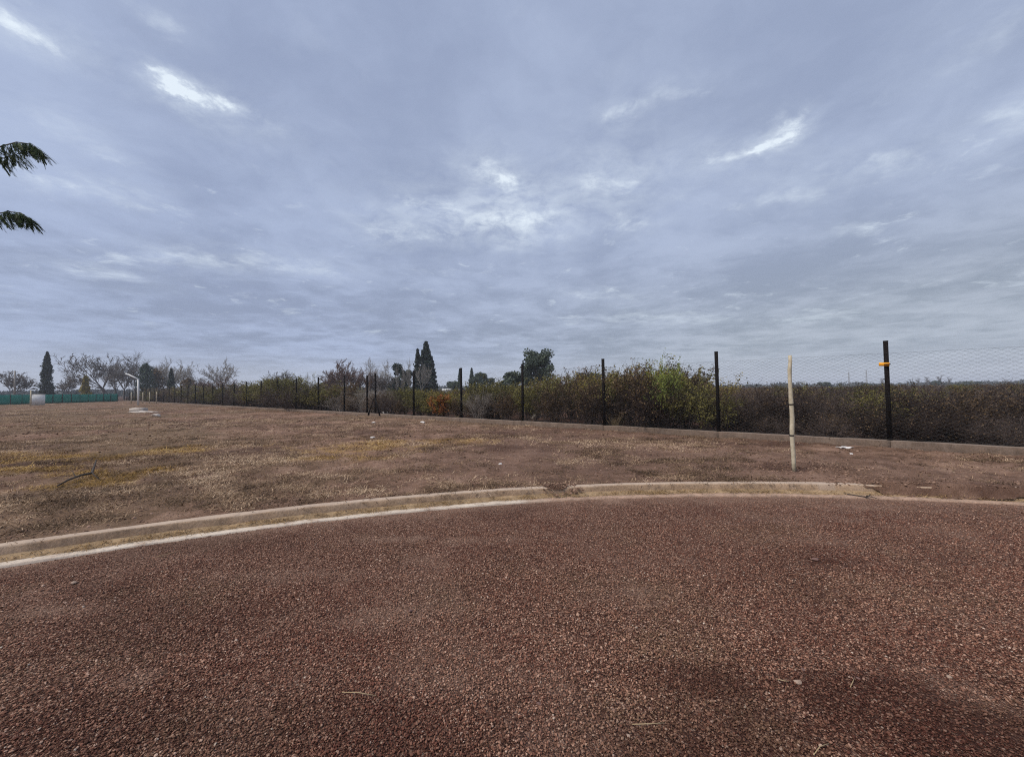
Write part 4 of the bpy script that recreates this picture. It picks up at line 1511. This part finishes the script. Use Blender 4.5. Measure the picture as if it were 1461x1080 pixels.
for kind, px, top, d, wide, name, label in [
    (B_small, 22, 528, 112, 1.25, 'bare_tree', 'low spreading bare tree at left frame edge behind the green screen'),
    (T_cyp, 66, 502, 105, 0.9, 'cypress_tree', 'tall dark columnar cypress behind the green screen'),
    (B_mid, 165, 516, 130, 0.9, 'bare_tree', 'bare tree filling the gap at the right side of the wide spreading one'),
    (B_popg, 206, 510, 132, 1.3, 'bare_tree', 'bare tree behind the dark narrow evergreen'),
    (B_popg, 228, 515, 130, 1.4, 'bare_tree', 'bare tree behind the brownish evergreen'),
    (B_small, 288, 538, 120, 1.2, 'bare_tree', 'low bare tree in the gap left of the lone pale tree'),
    (B_round, 480, 522, 66, 1.0, 'bare_tree', 'brownish bare tree at the left edge of the round bare clump'),
    (B_round, 516, 524, 68, 0.9, 'bare_tree', 'low brownish bare tree left of the braced post'),
    (B_pop, 552, 512, 84, 1.2, 'bare_tree', 'pale thin bare tree left of the rounded evergreen'),
    (B_small, 540, 532, 64, 1.2, 'bare_tree', 'low grey bare tree under the pale forking one'),
    (B_small, 97, 536, 120, 0.95, 'bare_tree', 'small bare tree just right of the tall cypress'),
    (T_oliv, 122, 536, 100, 0.9, 'conifer_tree', 'small olive green columnar conifer left of the big spreading bare tree'),
    (B_oak, 149, 504, 108, 1.1, 'bare_tree', 'large wide spreading bare tree behind the green screen'),
    (B_mid, 177, 512, 120, 0.9, 'bare_tree', 'bare tree between big spreading tree and the white pole'),
    (B_popg, 194, 499, 125, 1.15, 'bare_tree', 'tallest upright bare tree rising behind the white bent pole'),
    (T_ever, 208, 519, 112, 0.6, 'evergreen_tree', 'dark narrow evergreen just right of the white bent pole'),
    (T_everb, 222, 527, 116, 1.0, 'evergreen_tree', 'brownish evergreen among the bare trees on the left'),
    (B_oak2, 238, 507, 122, 0.8, 'bare_tree', 'pale bare tree above a small pointed evergreen'),
    (T_cyps, 244, 526, 108, 1.25, 'evergreen_tree', 'small pointed evergreen in front of pale bare trees'),
    (B_oak2, 258, 511, 118, 0.85, 'bare_tree', 'pale bare tree with fine crown right of the pointed evergreen'),
    (B_popg, 272, 522, 128, 1.0, 'bare_tree', 'thin bare tree at the right end of the left tree group'),
    (T_everb, 268, 540, 100, 1.1, 'evergreen_tree', 'low rounded dark evergreen near the far end of the fence'),
    (B_oak2, 320, 508, 110, 0.85, 'bare_tree', 'lone pale bare tree above the far fence posts'),
    (B_round, 312, 536, 92, 1.3, 'bare_tree', 'low reddish bare tree in front of the lone pale tree'),
    (B_round, 342, 541, 90, 1.3, 'bare_tree', 'low reddish bare tree right of the lone pale tree'),
    (B_mid, 404, 526, 78, 0.85, 'bare_tree', 'bare tree spiking out of the thicket near the middle fence posts'),
    (B_small, 388, 535, 70, 1.0, 'bare_tree', 'small bare tree left of the spiking thicket tree'),
    (B_pop, 438, 531, 110, 0.9, 'bare_tree', 'faint thin bare tree far behind the middle fence posts'),
    (B_pop, 428, 533, 115, 0.8, 'bare_tree', 'faint thin bare tree beside its slightly taller neighbour'),
    (T_hedge[1], 470, 545, 75, 1.2, 'green_tree', 'low green tree behind the fence posts left of the round bare tree'),
    (B_round, 492, 512, 62, 1.0, 'bare_tree', 'round brownish bare tree with dense fine twigs'),
    (B_round, 508, 515, 64, 0.9, 'bare_tree', 'brownish bare tree merging into the round one on its left'),
    (B_pop, 528, 509, 80, 1.2, 'bare_tree', 'pale thin bare tree behind the braced fence post'),
    (B_pale, 545, 518, 74, 0.9, 'bare_tree', 'pale forking bare tree right of the braced fence post'),
    (T_round, 571, 519, 82, 0.85, 'evergreen_tree', 'rounded dark evergreen left of the tall conifers'),
    (B_pop, 566, 519, 76, 0.55, 'bare_tree', 'thin pale bare stem in front of the rounded evergreen, left one'),
    (B_pop, 575, 517, 76, 0.55, 'bare_tree', 'thin pale bare stem in front of the rounded evergreen, right one'),
    (B_pop, 584, 510, 78, 0.6, 'bare_tree', 'thin pale bare tree between rounded evergreen and tall conifers'),
    (T_cyps, 596, 498, 92, 1.1, 'conifer_tree', 'slim pointed conifer against the left side of the tallest conifer'),
    (T_con, 608, 487, 94, 0.98, 'conifer_tree', 'tallest broad dark conifer in the middle of the skyline'),
    (B_pale, 601, 514, 80, 0.55, 'bare_tree', 'pale bare tree in front of the tallest conifer'),
    (T_cyps, 656, 526, 120, 1.0, 'conifer_tree', 'small pointed conifer behind a fence post'),
    (T_cyps, 673, 525, 120, 1.3, 'conifer_tree', 'small pointed conifer standing clear right of the fence post'),
    (T_dome, 689, 532, 110, 0.8, 'evergreen_tree', 'rounded dark tree right of the small pointed conifer'),
    (T_dome, 650, 544, 105, 0.8, 'evergreen_tree', 'low dark tree under the small pointed conifers'),
    (T_euca, 770, 498, 60, 0.88, 'eucalyptus_tree', 'large grey green leafy tree rising above the thicket'),
    (T_dome, 738, 530, 62, 0.95, 'evergreen_tree', 'lower dark bushy tree against the large leafy tree'),
    (T_dome, 843, 532, 70, 0.8, 'evergreen_tree', 'dark dome of a tree behind the post right of the large leafy tree'),
    (T_dome, 873, 538, 75, 0.6, 'evergreen_tree', 'small dark tree top right of the tall fence post'),
    (T_dome, 1178, 545, 170, 1.0, 'evergreen_tree', 'far dark tree bump seen through the wire mesh'),
    (T_dome, 1236, 547, 190, 1.0, 'evergreen_tree', 'far dark tree bump left of the post with the yellow plate'),
    (B_popg, 1312, 538, 240, 1.4, 'bare_tree', 'far bare poplar, leftmost of the cluster beyond the mesh'),
    (B_popg, 1324, 536, 245, 1.4, 'bare_tree', 'far bare poplar in the middle of the cluster beyond the mesh'),
    (B_popg, 1343, 534, 240, 1.4, 'bare_tree', 'tallest far bare poplar right in the cluster beyond the mesh'),
    (B_popg, 1354, 537, 250, 1.3, 'bare_tree', 'far bare poplar, rightmost of the cluster beyond the mesh'),
    (B_popg, 1260, 538, 230, 1.1, 'bare_tree', 'far bare poplar just left of the post with yellow plate'),
    (T_dome, 1336, 543, 200, .7, 'evergreen_tree', 'far dark pointed tree below the bare poplar cluster'),
    (T_dome, 1386, 544, 220, 1.6, 'evergreen_tree', 'far wide dark tree near the right frame edge'),
]:
    tree(kind, px, top, d, label, name, wide)


def build_far_wood():
    """the low wood along the whole horizon"""
    rn = np.random.default_rng(77)
    C, tone = [], []
    ncl = 620
    px = rn.uniform(-250, 1750, ncl)
    for q in px:
        d = rn.uniform(240, 420) if q > 600 else rn.uniform(180, 330)
        c = atd(q, 560, d)
        bump = 0.5 + 0.5 * vnoise(np.array([q / 34.0]), np.array([0.5]), 3)[0]
        h = (2.6 + 3.2 * bump * rn.random()) * (d / 300) + (1.2 if q > 950 else 2.2)
        w = rn.uniform(3, 9)
        n = 90
        u = unit(n, rn) * rn.random((n, 1)) ** 0.5
        C.append(np.stack([c.x + u[:, 0] * w, d + u[:, 1] * w, h * 0.5 + u[:, 2] * h * 0.5], 1))
        tone.append(np.clip(rn.random() * .5 + rn.random(n) * .5, 0, 1))
    C, tone = np.concatenate(C), np.concatenate(tone)
    me = crown_mesh(C, 0.85, tone, L_far, rn)
    tag(link('far_wood', me), 'low far off wood along the horizon', kind='stuff')


build_far_wood()


# ---------------------------------------------------------------- left background: green screen, pole, box
def build_green_screen():
    a = at(-60, 579.5)
    b = at(168, 572.6)
    n = 16
    t = thing('green_screen_fence', 'long green shade net fence in front of the left trees', 'fence', (a.x, a.y, 0.08))
    v = Vector((b.x - a.x, b.y - a.y, 0))
    d = v / n
    nr = Vector((-v.y, v.x, 0)).normalized()
    rs = random.Random(9)
    for i in range(n):
        m, V, F = 10, [], []
        for j in range(m + 1):
            q = d * (i + 0.01 + 0.98 * j / m)
            sag = 0.05 * math.sin(math.pi * j / m) + rs.uniform(-.01, .01)
            off = nr * (0.03 * math.sin(j * 1.3 + i))
            for k in range(4):
                V.append(tuple(q + off * (k % 3) + Vector((0, 0, 0.02 + (1.68 - sag) * k / 3))))
        F = [(j * 4 + k, (j + 1) * 4 + k, (j + 1) * 4 + k + 1, j * 4 + k + 1) for j in range(m) for k in range(3)]
        me = mesh('net_panel', V, np.array(F), [M_greennet])
        o = link('net_panel', me, t)
        sm = o.modifiers.new('thickness', 'SOLIDIFY')
        sm.thickness = 0.006
    V, F = chain([(0, 0, -0.1), (0, 0, 1.82)], [0.05, 0.05], 7)
    pm = mesh('post', V, F, [M_bark_dark])
    for i in range(n + 1):
        link('post', pm, t, d * i)


build_green_screen()


def build_left_things():
    # bent white pole with its arm
    c = at(197, 578.3)
    t = thing('lamp_pole', 'white pole with a bent arm pointing left near the far trees', 'lamp post', c)
    top = atd(197.2, 541, c.y) - c
    arm = atd(182.5, 534, c.y) - c
    V, F = join([chain([(0, 0, -0.1), (0, 0, top.z * 0.5), top], [0.12, 0.11, 0.10], 8)])
    link('pole', mesh('pole', V, F, [M_white], smooth=True), t)
    V, F = chain([top + Vector((0.08, 0, -0.04)), top.lerp(arm, 0.5), arm], [0.10, 0.085, 0.07], 8)
    link('arm', mesh('arm', V, F, [M_white], smooth=True), t)
    V, F = box(0, 0, 0, 0.5, 0.24, 0.09, 0.05)
    o = link('lamp_head', mesh('lamp_head', V, F, [M_white]), t, arm + Vector((-0.1, 0, 0)))
    o.rotation_euler = (0, R(28), 0)
    # slab with sand
    c = at(198, 587.5)
    t = thing('concrete_block', 'pale concrete block lying on the field below the white pole', 'block', (c.x, c.y, fz(c.x, c.y)))
    V, F = box(0, 0, 0.13, 1.0, 0.7, 0.32, 0.05)
    o = link('block', mesh('block', V, F, [M_slab]), t)
    o.rotation_euler = (0.05, 0.04, 0.2)
    V, F = box(0, 0, 0.29 + .01, 0.8, 0.5, 0.05, 0.05)
    o = link('lid', mesh('lid', V, F, [M_slab]), t)
    o.rotation_euler = (0.05, 0.04, 0.2)
    # flat heap of sand beside it
    n = 14
    V, F = [], []
    c2 = at(203, 588.2)
    for i in range(n):
        for j in range(n):
            u, v = i / (n - 1) * 2 - 1, j / (n - 1) * 2 - 1
            h = max(0, 1 - math.hypot(u, v)) * 0.16 + 0.03 * vnoise(np.array([u * 4]), np.array([v * 4]), 2)[0]
            V.append((u * 1.25, v * 0.7, h - 0.03))
    F = [(i * n + j, (i + 1) * n + j, (i + 1) * n + j + 1, i * n + j + 1) for i in range(n - 1) for j in range(n - 1)]
    o = link('sand_heap', mesh('sand_heap', V, np.array(F), [M_slab], smooth=True), None, (c2.x, c2.y, fz(c2.x, c2.y)))
    tag(o, 'flat pale sand heap spread around the concrete block', 'sand heap')
    # white cabinet before the green screen
    c = at(53.5, 578)
    t = thing('white_cabinet', 'white upright cabinet standing before the green screen', 'cabinet', (c.x, c.y, 0.05))
    t.rotation_euler = (0, 0, R(48))
    V, F = box(0, 0, 0.88, 1.45, 0.6, 1.7, 0.03)
    link('body', mesh('body', V, F, [M_white]), t)
    V, F = box(0, -0.31, 0.88, 1.25, 0.03, 1.5, 0.01)
    link('door', mesh('door', V, F, [M_white]), t)
    V, F = box(0, 0, 1.76, 1.55, 0.7, 0.06, 0.03)
    link('top', mesh('top', V, F, [M_greyroof]), t)
    # posts and poles
    c = at(43.5, 579.5)
    V, F = chain([(0, 0, -0.1), (0.01, 0, 1.0), (0, 0.01, 2.25)], [0.09, 0.085, 0.08], 7)
    o = link('wooden_post', mesh('wooden_post', V, F, [M_stake], smooth=True), None, (c.x, c.y, 0.08))
    tag(o, 'pale wooden post just left of the white cabinet', 'post')
    c = atd(20.5, 563, 100)
    tp = atd(20.5, 529, 100)
    t = thing('utility_pole', 'thin pale pole among bare branches at left frame edge', 'pole', (c.x, 100, 0))
    V, F = chain([(0, 0, -0.1), (0, 0, tp.z)], [0.2, 0.14], 7)
    link('pole', mesh('pole', V, F, [M_bark_pale], smooth=True), t)
    V, F = box(0, 0, tp.z - 0.4, 1.6, 0.12, 0.14, 0.02)
    link('crossarm', mesh('crossarm', V, F, [M_bark_pale]), t)
    stake_l = ['leftmost short pale stake left of the white pole foot', 'short pale stake closest right of the white pole',
               'short pale stake second right of the white pole', 'short pale stake furthest right of the white pole']
    V, F = chain([(0, 0, -0.1), (0.02, 0.01, 1.0), (0, 0.02, 1.9)], [0.065, 0.06, 0.05], 6)
    sm = mesh('short_stake', V, F, [M_stake], smooth=True)
    for (px, py), l in zip(((187, 576), (203.5, 575.5), (213, 575.5), (223, 576)), stake_l):
        c = at(px, py)
        tag(link('short_stake', sm, None, (c.x, c.y, 0.06)), l, 'stake', 'short stakes by the white pole')
    # masts beyond the mesh
    for px, top, l in ((1212, 531, 'thin far mast left of the post with the yellow plate'), (1237, 528, 'taller thin far mast closer to the post with yellow plate')):
        d = 260
        c, tp = atd(px, 560, d), atd(px, top, d)
        segs = [(Vector((sx, sy, -0.3)), Vector((sx * .3, sy * .3, tp.z)), 0.10, 0.08) for sx in (-.35, .35) for sy in (-.35, .35)]
        for i in range(8):
            z = tp.z * (i + .5) / 8
            w = .35 * (1 - .7 * (i + .5) / 8)
            segs += [(Vector((-w, -w, z)), Vector((w, -w, z + .8)), .05, .05), (Vector((w, w, z)), Vector((-w, w, z + .8)), .05, .05)]
        V, F = tubes(segs, 4)
        tag(link('radio_mast', mesh('radio_mast', V, F, [M_greyroof]), None, (c.x, d, 0)), l, 'mast', 'far masts beyond the mesh')
    # low white sheds behind the thicket
    for (px0, px1, top, d, l) in ((632, 649, 555.2, 118, 'low white shed seen over the shrubs right of the orange shrub'),
                                  (652, 659, 555.8, 112, 'small white shed beside the fence post, right of the longer shed')):
        a, b = atd(px0, 560, d), atd(px1, 560, d)
        w = b.x - a.x
        hz = atd(px0, top, d).z
        t = thing('white_shed', l, 'shed', ((a.x + b.x) / 2, d, 0))
        V, F = box(0, 0, (hz - .35) / 2, w, 3.0, hz - .35, 0.01)
        link('wall', mesh('wall', V, F, [M_white]), t)
        V = [(-w / 2 - .15, -1.7, hz - .37), (w / 2 + .15, -1.7, hz - .37), (w / 2 + .15, 1.7, hz - .37), (-w / 2 - .15, 1.7, hz - .37), (-w / 2 - .15, 0, hz + .1), (w / 2 + .15, 0, hz + .1)]
        link('roof', mesh('roof', V, [np.array([(0, 1, 5, 4), (2, 3, 4, 5), (3, 2, 1, 0)]), np.array([(1, 2, 5), (3, 0, 4)])], [M_white]), t)
        V, F = box(0, -1.51, (hz - .35) * .6, w * .2, 0.05, .6, 0.01)
        link('window', mesh('window', V, F, [M_glassdark]), t)


build_left_things()


# ---------------------------------------------------------------- small things lying about
def branch(name, label, cat, pts, radii, material, extra=()):
    t0 = Vector(pts[0])
    parts = [chain([Vector(p) - t0 for p in pts], radii, 6)]
    for q, r in extra:
        parts.append(chain([Vector(p) - t0 for p in q], r, 5))
    V, F = join(parts)
    tag(link(name, mesh(name, V, F, [material], smooth=True), None, t0), label, cat)


def gp(px, py, dz=0.0):
    p = at(px, py)
    return Vector((p.x, p.y, fz(p.x, p.y) + dz))


def rp(px, py, dz=0.0, z=0.0):
    p = at(px, py, z)
    return Vector((p.x, p.y, float(road_z(np.array([p.x]), np.array([p.y]))[0]) + dz))


branch('fallen_branch', 'dark crooked dead branch lying on the field', 'branch',
       [gp(82, 696, .03), gp(98, 690, .07), gp(115, 685, .09), gp(131, 680.5, .08), gp(135, 675, .15), gp(137, 672, .2)], [.012, .016, .018, .02, .014, .008], M_bark_dark,
       [([gp(131, 680.5, .08), gp(141, 684, .03)], [.014, .006]), ([gp(108, 687, .08), gp(103, 684, .14)], [.010, .004])])
branch('fallen_branch', 'thin dark twig lying in the gutter before the buried kerb', 'branch',
       [rp(1178, 703.5, .025), rp(1195, 705, .03), rp(1215, 708, .035), rp(1236, 711, .03), rp(1243, 709.5, .05)], [.005, .007, .008, .008, .004], M_bark_dark,
       [([rp(1236, 711, .05), rp(1252, 713, .03)], [.01, .004])])
for a, b, c, l in (((488, 988), (510, 990), (537, 993), 'straight pale straw lying on the gravel left of the middle'),
                   ((902, 1034), (925, 1035), (948, 1032), 'pale pinkish straw lying on gravel below the middle'),
                   ((1108, 970), (1116, 974), (1126, 974), 'short curved straw beside the pale flat stone'),
                   ((1161, 1078), (1170, 1068), (1183, 1062), 'curled pale straw at the bottom edge of the gravel'),
                   ((1213, 982), (1217, 975), (1219, 968), 'tiny upright pale straw on the gravel right of the flat stone'),
                   ((222, 796), (238, 792), (258, 787), 'pale straw lying on the gravel near the white strip')):
    branch('straw', l, 'straw', [rp(*a, .012), rp(*b, .018), rp(*c, .012)], [.0016, .0022, .0014], M_straw)

stones = [((769, 1002), .022, 1, 'round reddish stone larger than the gravel, below the middle'),
          ((1355, 964), .026, 0, 'pale angular stone on the gravel near the right frame edge'),
          ((1139, 973), .034, 0, 'pale elongated flat stone on dark gravel'),
          ((1146, 955), .022, 1, 'dull reddish stone just above the pale flat stone'),
          ((897, 1049), .020, 0, 'small pale round stone below the pinkish straw'),
          ((1340, 912), .018, 0, 'small white stone on the gravel at the right, left one'),
          ((1430, 922), .018, 0, 'small white stone on gravel at the far right'),
          ((908, 895), .022, 0, 'light brown stone on the gravel right of the middle'),
          ((1224, 966), .018, 1, 'small brown stone beside the tiny upright straw'),
          ((586, 871), .035, 1, 'dusty brown clod on the gravel at centre left'),
          ((105, 833), .045, 0, 'flat pale stone on the gravel near the left kerb strip'),
          ((264, 826), .022, 0, 'little white stone on the gravel left'),
          ((541, 949), .014, 0, 'tiny white pebble on the gravel left of the middle'),
          ((1163, 798), .05, 1, 'dark clod lying on the gravel before the stake')]
for i, (q, s, red, l) in enumerate(stones):
    me = stone_mesh(500 + i, M_rock_red if red else M_rock, 2, 0.6, 0.16)
    o = link('stone', me, None, rp(*q, s * 0.22))
    o.scale = (s * 1.35, s, s)
    o.rotation_euler = (random.uniform(-.2, .2), random.uniform(-.2, .2), random.uniform(0, 6))
    tag(o, l, 'stone')

# debris near the fence
fs = [((550, 592.5), .55, 'white round bag or boulder at the foot of the braced fence post', 'boulder'),
      ((533, 604), .16, 'small white lump on the field in front of the braced post', 'rock'),
      ((603, 604), .22, 'flat white lump on the field left of the orange shrub', 'rock'),
      ((532, 626), .14, 'small white lump on the yellow grass patch', 'rock'),
      ((223, 595), .5, 'pale lump on the field right of the concrete block', 'rock'),
      ((270, 575.5), .9, 'pale mound of rubble by the far fence foot', 'rock'),
      ((714, 661), .07, 'small white stone on the grass above the kerb middle', 'rock'),
      ((1214, 647), .07, 'small pale stone below the white scrap', 'rock'),
      ((1058, 648), .10, 'brown clod left of the wooden stake', 'rock')]
for i, (q, s, l, nm) in enumerate(fs):
    brown = 'brown' in l
    me = stone_mesh(600 + i, M_rock_red if brown else M_paper if 'white' in l else M_slab, 2, 0.75 if i == 0 else 0.5, 0.12)
    o = link(nm, me, None, gp(*q, s * 0.15))
    o.scale = (s * 1.3, s, s)
    tag(o, l, 'rock')

# white scrap on the earth near the footing, and a board leaning in the shrubs
c = gp(1205, 640.5, 0.02)
n = 7
V = [((i / (n - 1) - .5) * .32, (j / 3 - .5) * .16, 0.02 * math.sin(i * 1.4 + j)) for i in range(n) for j in range(4)]
F = [(i * 4 + j, (i + 1) * 4 + j, (i + 1) * 4 + j + 1, i * 4 + j + 1) for i in range(n - 1) for j in range(3)]
o = link('plastic_scrap', mesh('plastic_scrap', V, np.array(F), [M_paper]), None, c)
o.modifiers.new('thickness', 'SOLIDIFY').thickness = 0.012
tag(o, 'crumpled white scrap on the earth before the footing', 'scrap')
p = atd(765, 596, 18.9)
V = np.array([(-.28, 0, 0), (.06, 0.02, -0.02), (.24, 0.05, .1), (.26, .12, .5), (.1, .14, .52), (-.12, .07, .22)])
F = np.array([(0, 1, 2, 3, 4, 5)])
o = link('broken_board', mesh('broken_board', V, F, [M_slab]), None, (p.x, p.y, 0.22))
o.modifiers.new('thickness', 'SOLIDIFY').thickness = 0.04
tag(o, 'broken pale board leaning in the shrubs behind the footing', 'board')


# dry straw coloured clump at the foot of the thicket
def straw_clump(px, v, top, label):
    rs = random.Random(px)
    kd = None
    segs = []
    for i in range(90):
        az, ln = rs.uniform(0, 6.28), rs.uniform(.5, 1.0)
        b = Vector((rs.gauss(0, .08), rs.gauss(0, .08), 0))
        d = Vector((math.cos(az) * .35, math.sin(az) * .35, 1)).normalized()
        m = b + d * ln * .6
        segs += [(b, m, .006, .005), (m, m + (d + Vector((math.cos(az), math.sin(az), -.1)) * .35).normalized() * ln * .4, .005, .002)]
    V, F = tubes(segs, 3)
    special_shrub(([('blades', mesh('blades', V, F, [M_straw]))], 1.0), px, v, top, label, 'grass_clump', 1.0, 'grass clump')


straw_clump(877, 0.35, 583, 'straw coloured dry grass clump right of the tall fence post foot')
straw_clump(652, 0.35, 590, 'straw coloured dry grass clump left of the post by the pale shrub')


# ---------------------------------------------------------------- feathery tree whose twigs enter at the left edge
def build_feather_tree():
    D = 4.6
    base = Vector((-8.1, 5.4, 0))
    t = thing('feathery_tree', 'leafy tree with drooping feathery leaves reaching in at the upper left', 'tree', (base.x, base.y, 0.1))
    trunk = [Vector(p) - t.location for p in [(-8.1, 5.4, 0.0), (-8.05, 5.35, 1.2), (-8.15, 5.3, 2.4), (-8.0, 5.2, 3.4), (-8.05, 5.1, 4.6), (-8.0, 5.1, 5.6)]]
    V, F = chain(trunk, [.11, .095, .085, .07, .045, .02], 8)
    link('trunk', mesh('trunk', V, F, [M_bark_grey], smooth=True), t)

    def pinnate(seed):
        rs = np.random.default_rng(seed)
        npair = 11
        L = 0.20
        tt = np.repeat(np.linspace(0.12, 1.0, npair), 2)
        side = np.tile([1, -1], npair)
        C = np.stack([tt * L, side * 0.012, -0.05 * tt ** 2], 1)
        ang = R(38)
        dirv = np.stack([np.full(len(tt), math.cos(ang)), side * math.sin(ang), -0.25 + rs.normal(0, .12, len(tt))], 1)
        dirv /= np.linalg.norm(dirv, axis=1, keepdims=True)
        ll = 0.030 * (1.15 - 0.5 * np.abs(tt - 0.45)) * rs.uniform(.85, 1.15, len(tt))
        U = dirv * ll[:, None]
        W = np.cross(dirv, np.array([0, 0.2, 1.0]))
        W = W / np.linalg.norm(W, axis=1, keepdims=True) * 0.0075
        V1, F1 = leaves(C + U, U, W)
        V2, F2 = tubes([(Vector((0, 0, 0)), Vector((L * .5, 0, -0.0125)), .0022, .0018), (Vector((L * .5, 0, -.0125)), Vector((L, 0, -.05)), .0018, .001)], 4)
        V, F = join([(V1, F1), (V2, F2)])
        me = mesh('leaf', V, F, [L_feather])
        attr(me, 'tone', np.concatenate([np.repeat(rs.random(len(tt)) * 0.8, 4), np.full(len(V2), .9)]))
        return me
    lv = [pinnate(i) for i in range(3)]
    rs = random.Random(5)

    def bough(pts, rad, n0, seed):
        loc = [p - t.location for p in pts]
        V, F = chain(loc, rad, 6)
        link('branch', mesh('branch', V, F, [M_bark_grey], smooth=True), t)
        # leaves along the outer two thirds, pointing outwards and down
        m = len(loc)
        for i in range(n0):
            f = 0.52 + 0.48 * (i + rs.random() * .6) / n0
            f = min(f, .999) * (m - 1)
            k = int(f)
            q = loc[k].lerp(loc[k + 1], f - k)
            d = (loc[k + 1] - loc[k]).normalized()
            s = 1 if i % 2 else -1
            o = link('leaf', rs.choice(lv), t, q)
            az = math.atan2(d.y, d.x) + s * R(rs.uniform(5, 40))
            o.rotation_euler = (rs.uniform(-.7, .7), R(rs.uniform(25, 60)), az)
            o.scale = (rs.uniform(.7, 1.0),) * 3
    tl = t.location
    bough([Vector((-8.05, 5.2, 3.5)), Vector((-7.2, 5.0, 4.15)), atd(-60, 235, D), atd(-15, 214, D), atd(24, 203, D), atd(46, 206, D), atd(58, 216, D)], [.035, .024, .014, .009, .006, .004, .003], 52, 1)
    bough([atd(-90, 225, D), atd(-40, 222, D + .1), atd(5, 226, D + .1), atd(32, 218, D + .1)], [.012, .009, .006, .003], 18, 4)
    bough([Vector((-8.1, 5.3, 2.6)), Vector((-7.2, 4.9, 3.3)), atd(-55, 322, D), atd(-20, 308, D), atd(12, 302, D), atd(30, 304, D), atd(40, 312, D)], [.03, .02, .012, .008, .005, .004, .003], 44, 2)
    bough([Vector((-8.0, 5.1, 4.4)), Vector((-7.5, 4.9, 5.0)), Vector((-7.1, 4.8, 5.3)), Vector((-6.95, 4.7, 5.35))], [.03, .02, .01, .004], 22, 3)
    bough([Vector((-8.0, 5.1, 4.6)), Vector((-8.6, 5.5, 5.1)), Vector((-9.1, 5.7, 5.2)), Vector((-9.5, 5.8, 5.0))], [.03, .02, .01, .004], 24, 3)
    bough([Vector((-8.0, 5.2, 3.6)), Vector((-8.9, 5.9, 4.2)), Vector((-9.5, 6.2, 4.4)), Vector((-9.9, 6.3, 4.2))], [.03, .02, .01, .004], 24, 3)
    bough([Vector((-8.0, 5.2, 3.2)), Vector((-8.8, 4.7, 3.9)), Vector((-9.3, 4.4, 4.0)), Vector((-9.6, 4.2, 3.8))], [.03, .02, .01, .004], 24, 3)


build_feather_tree()
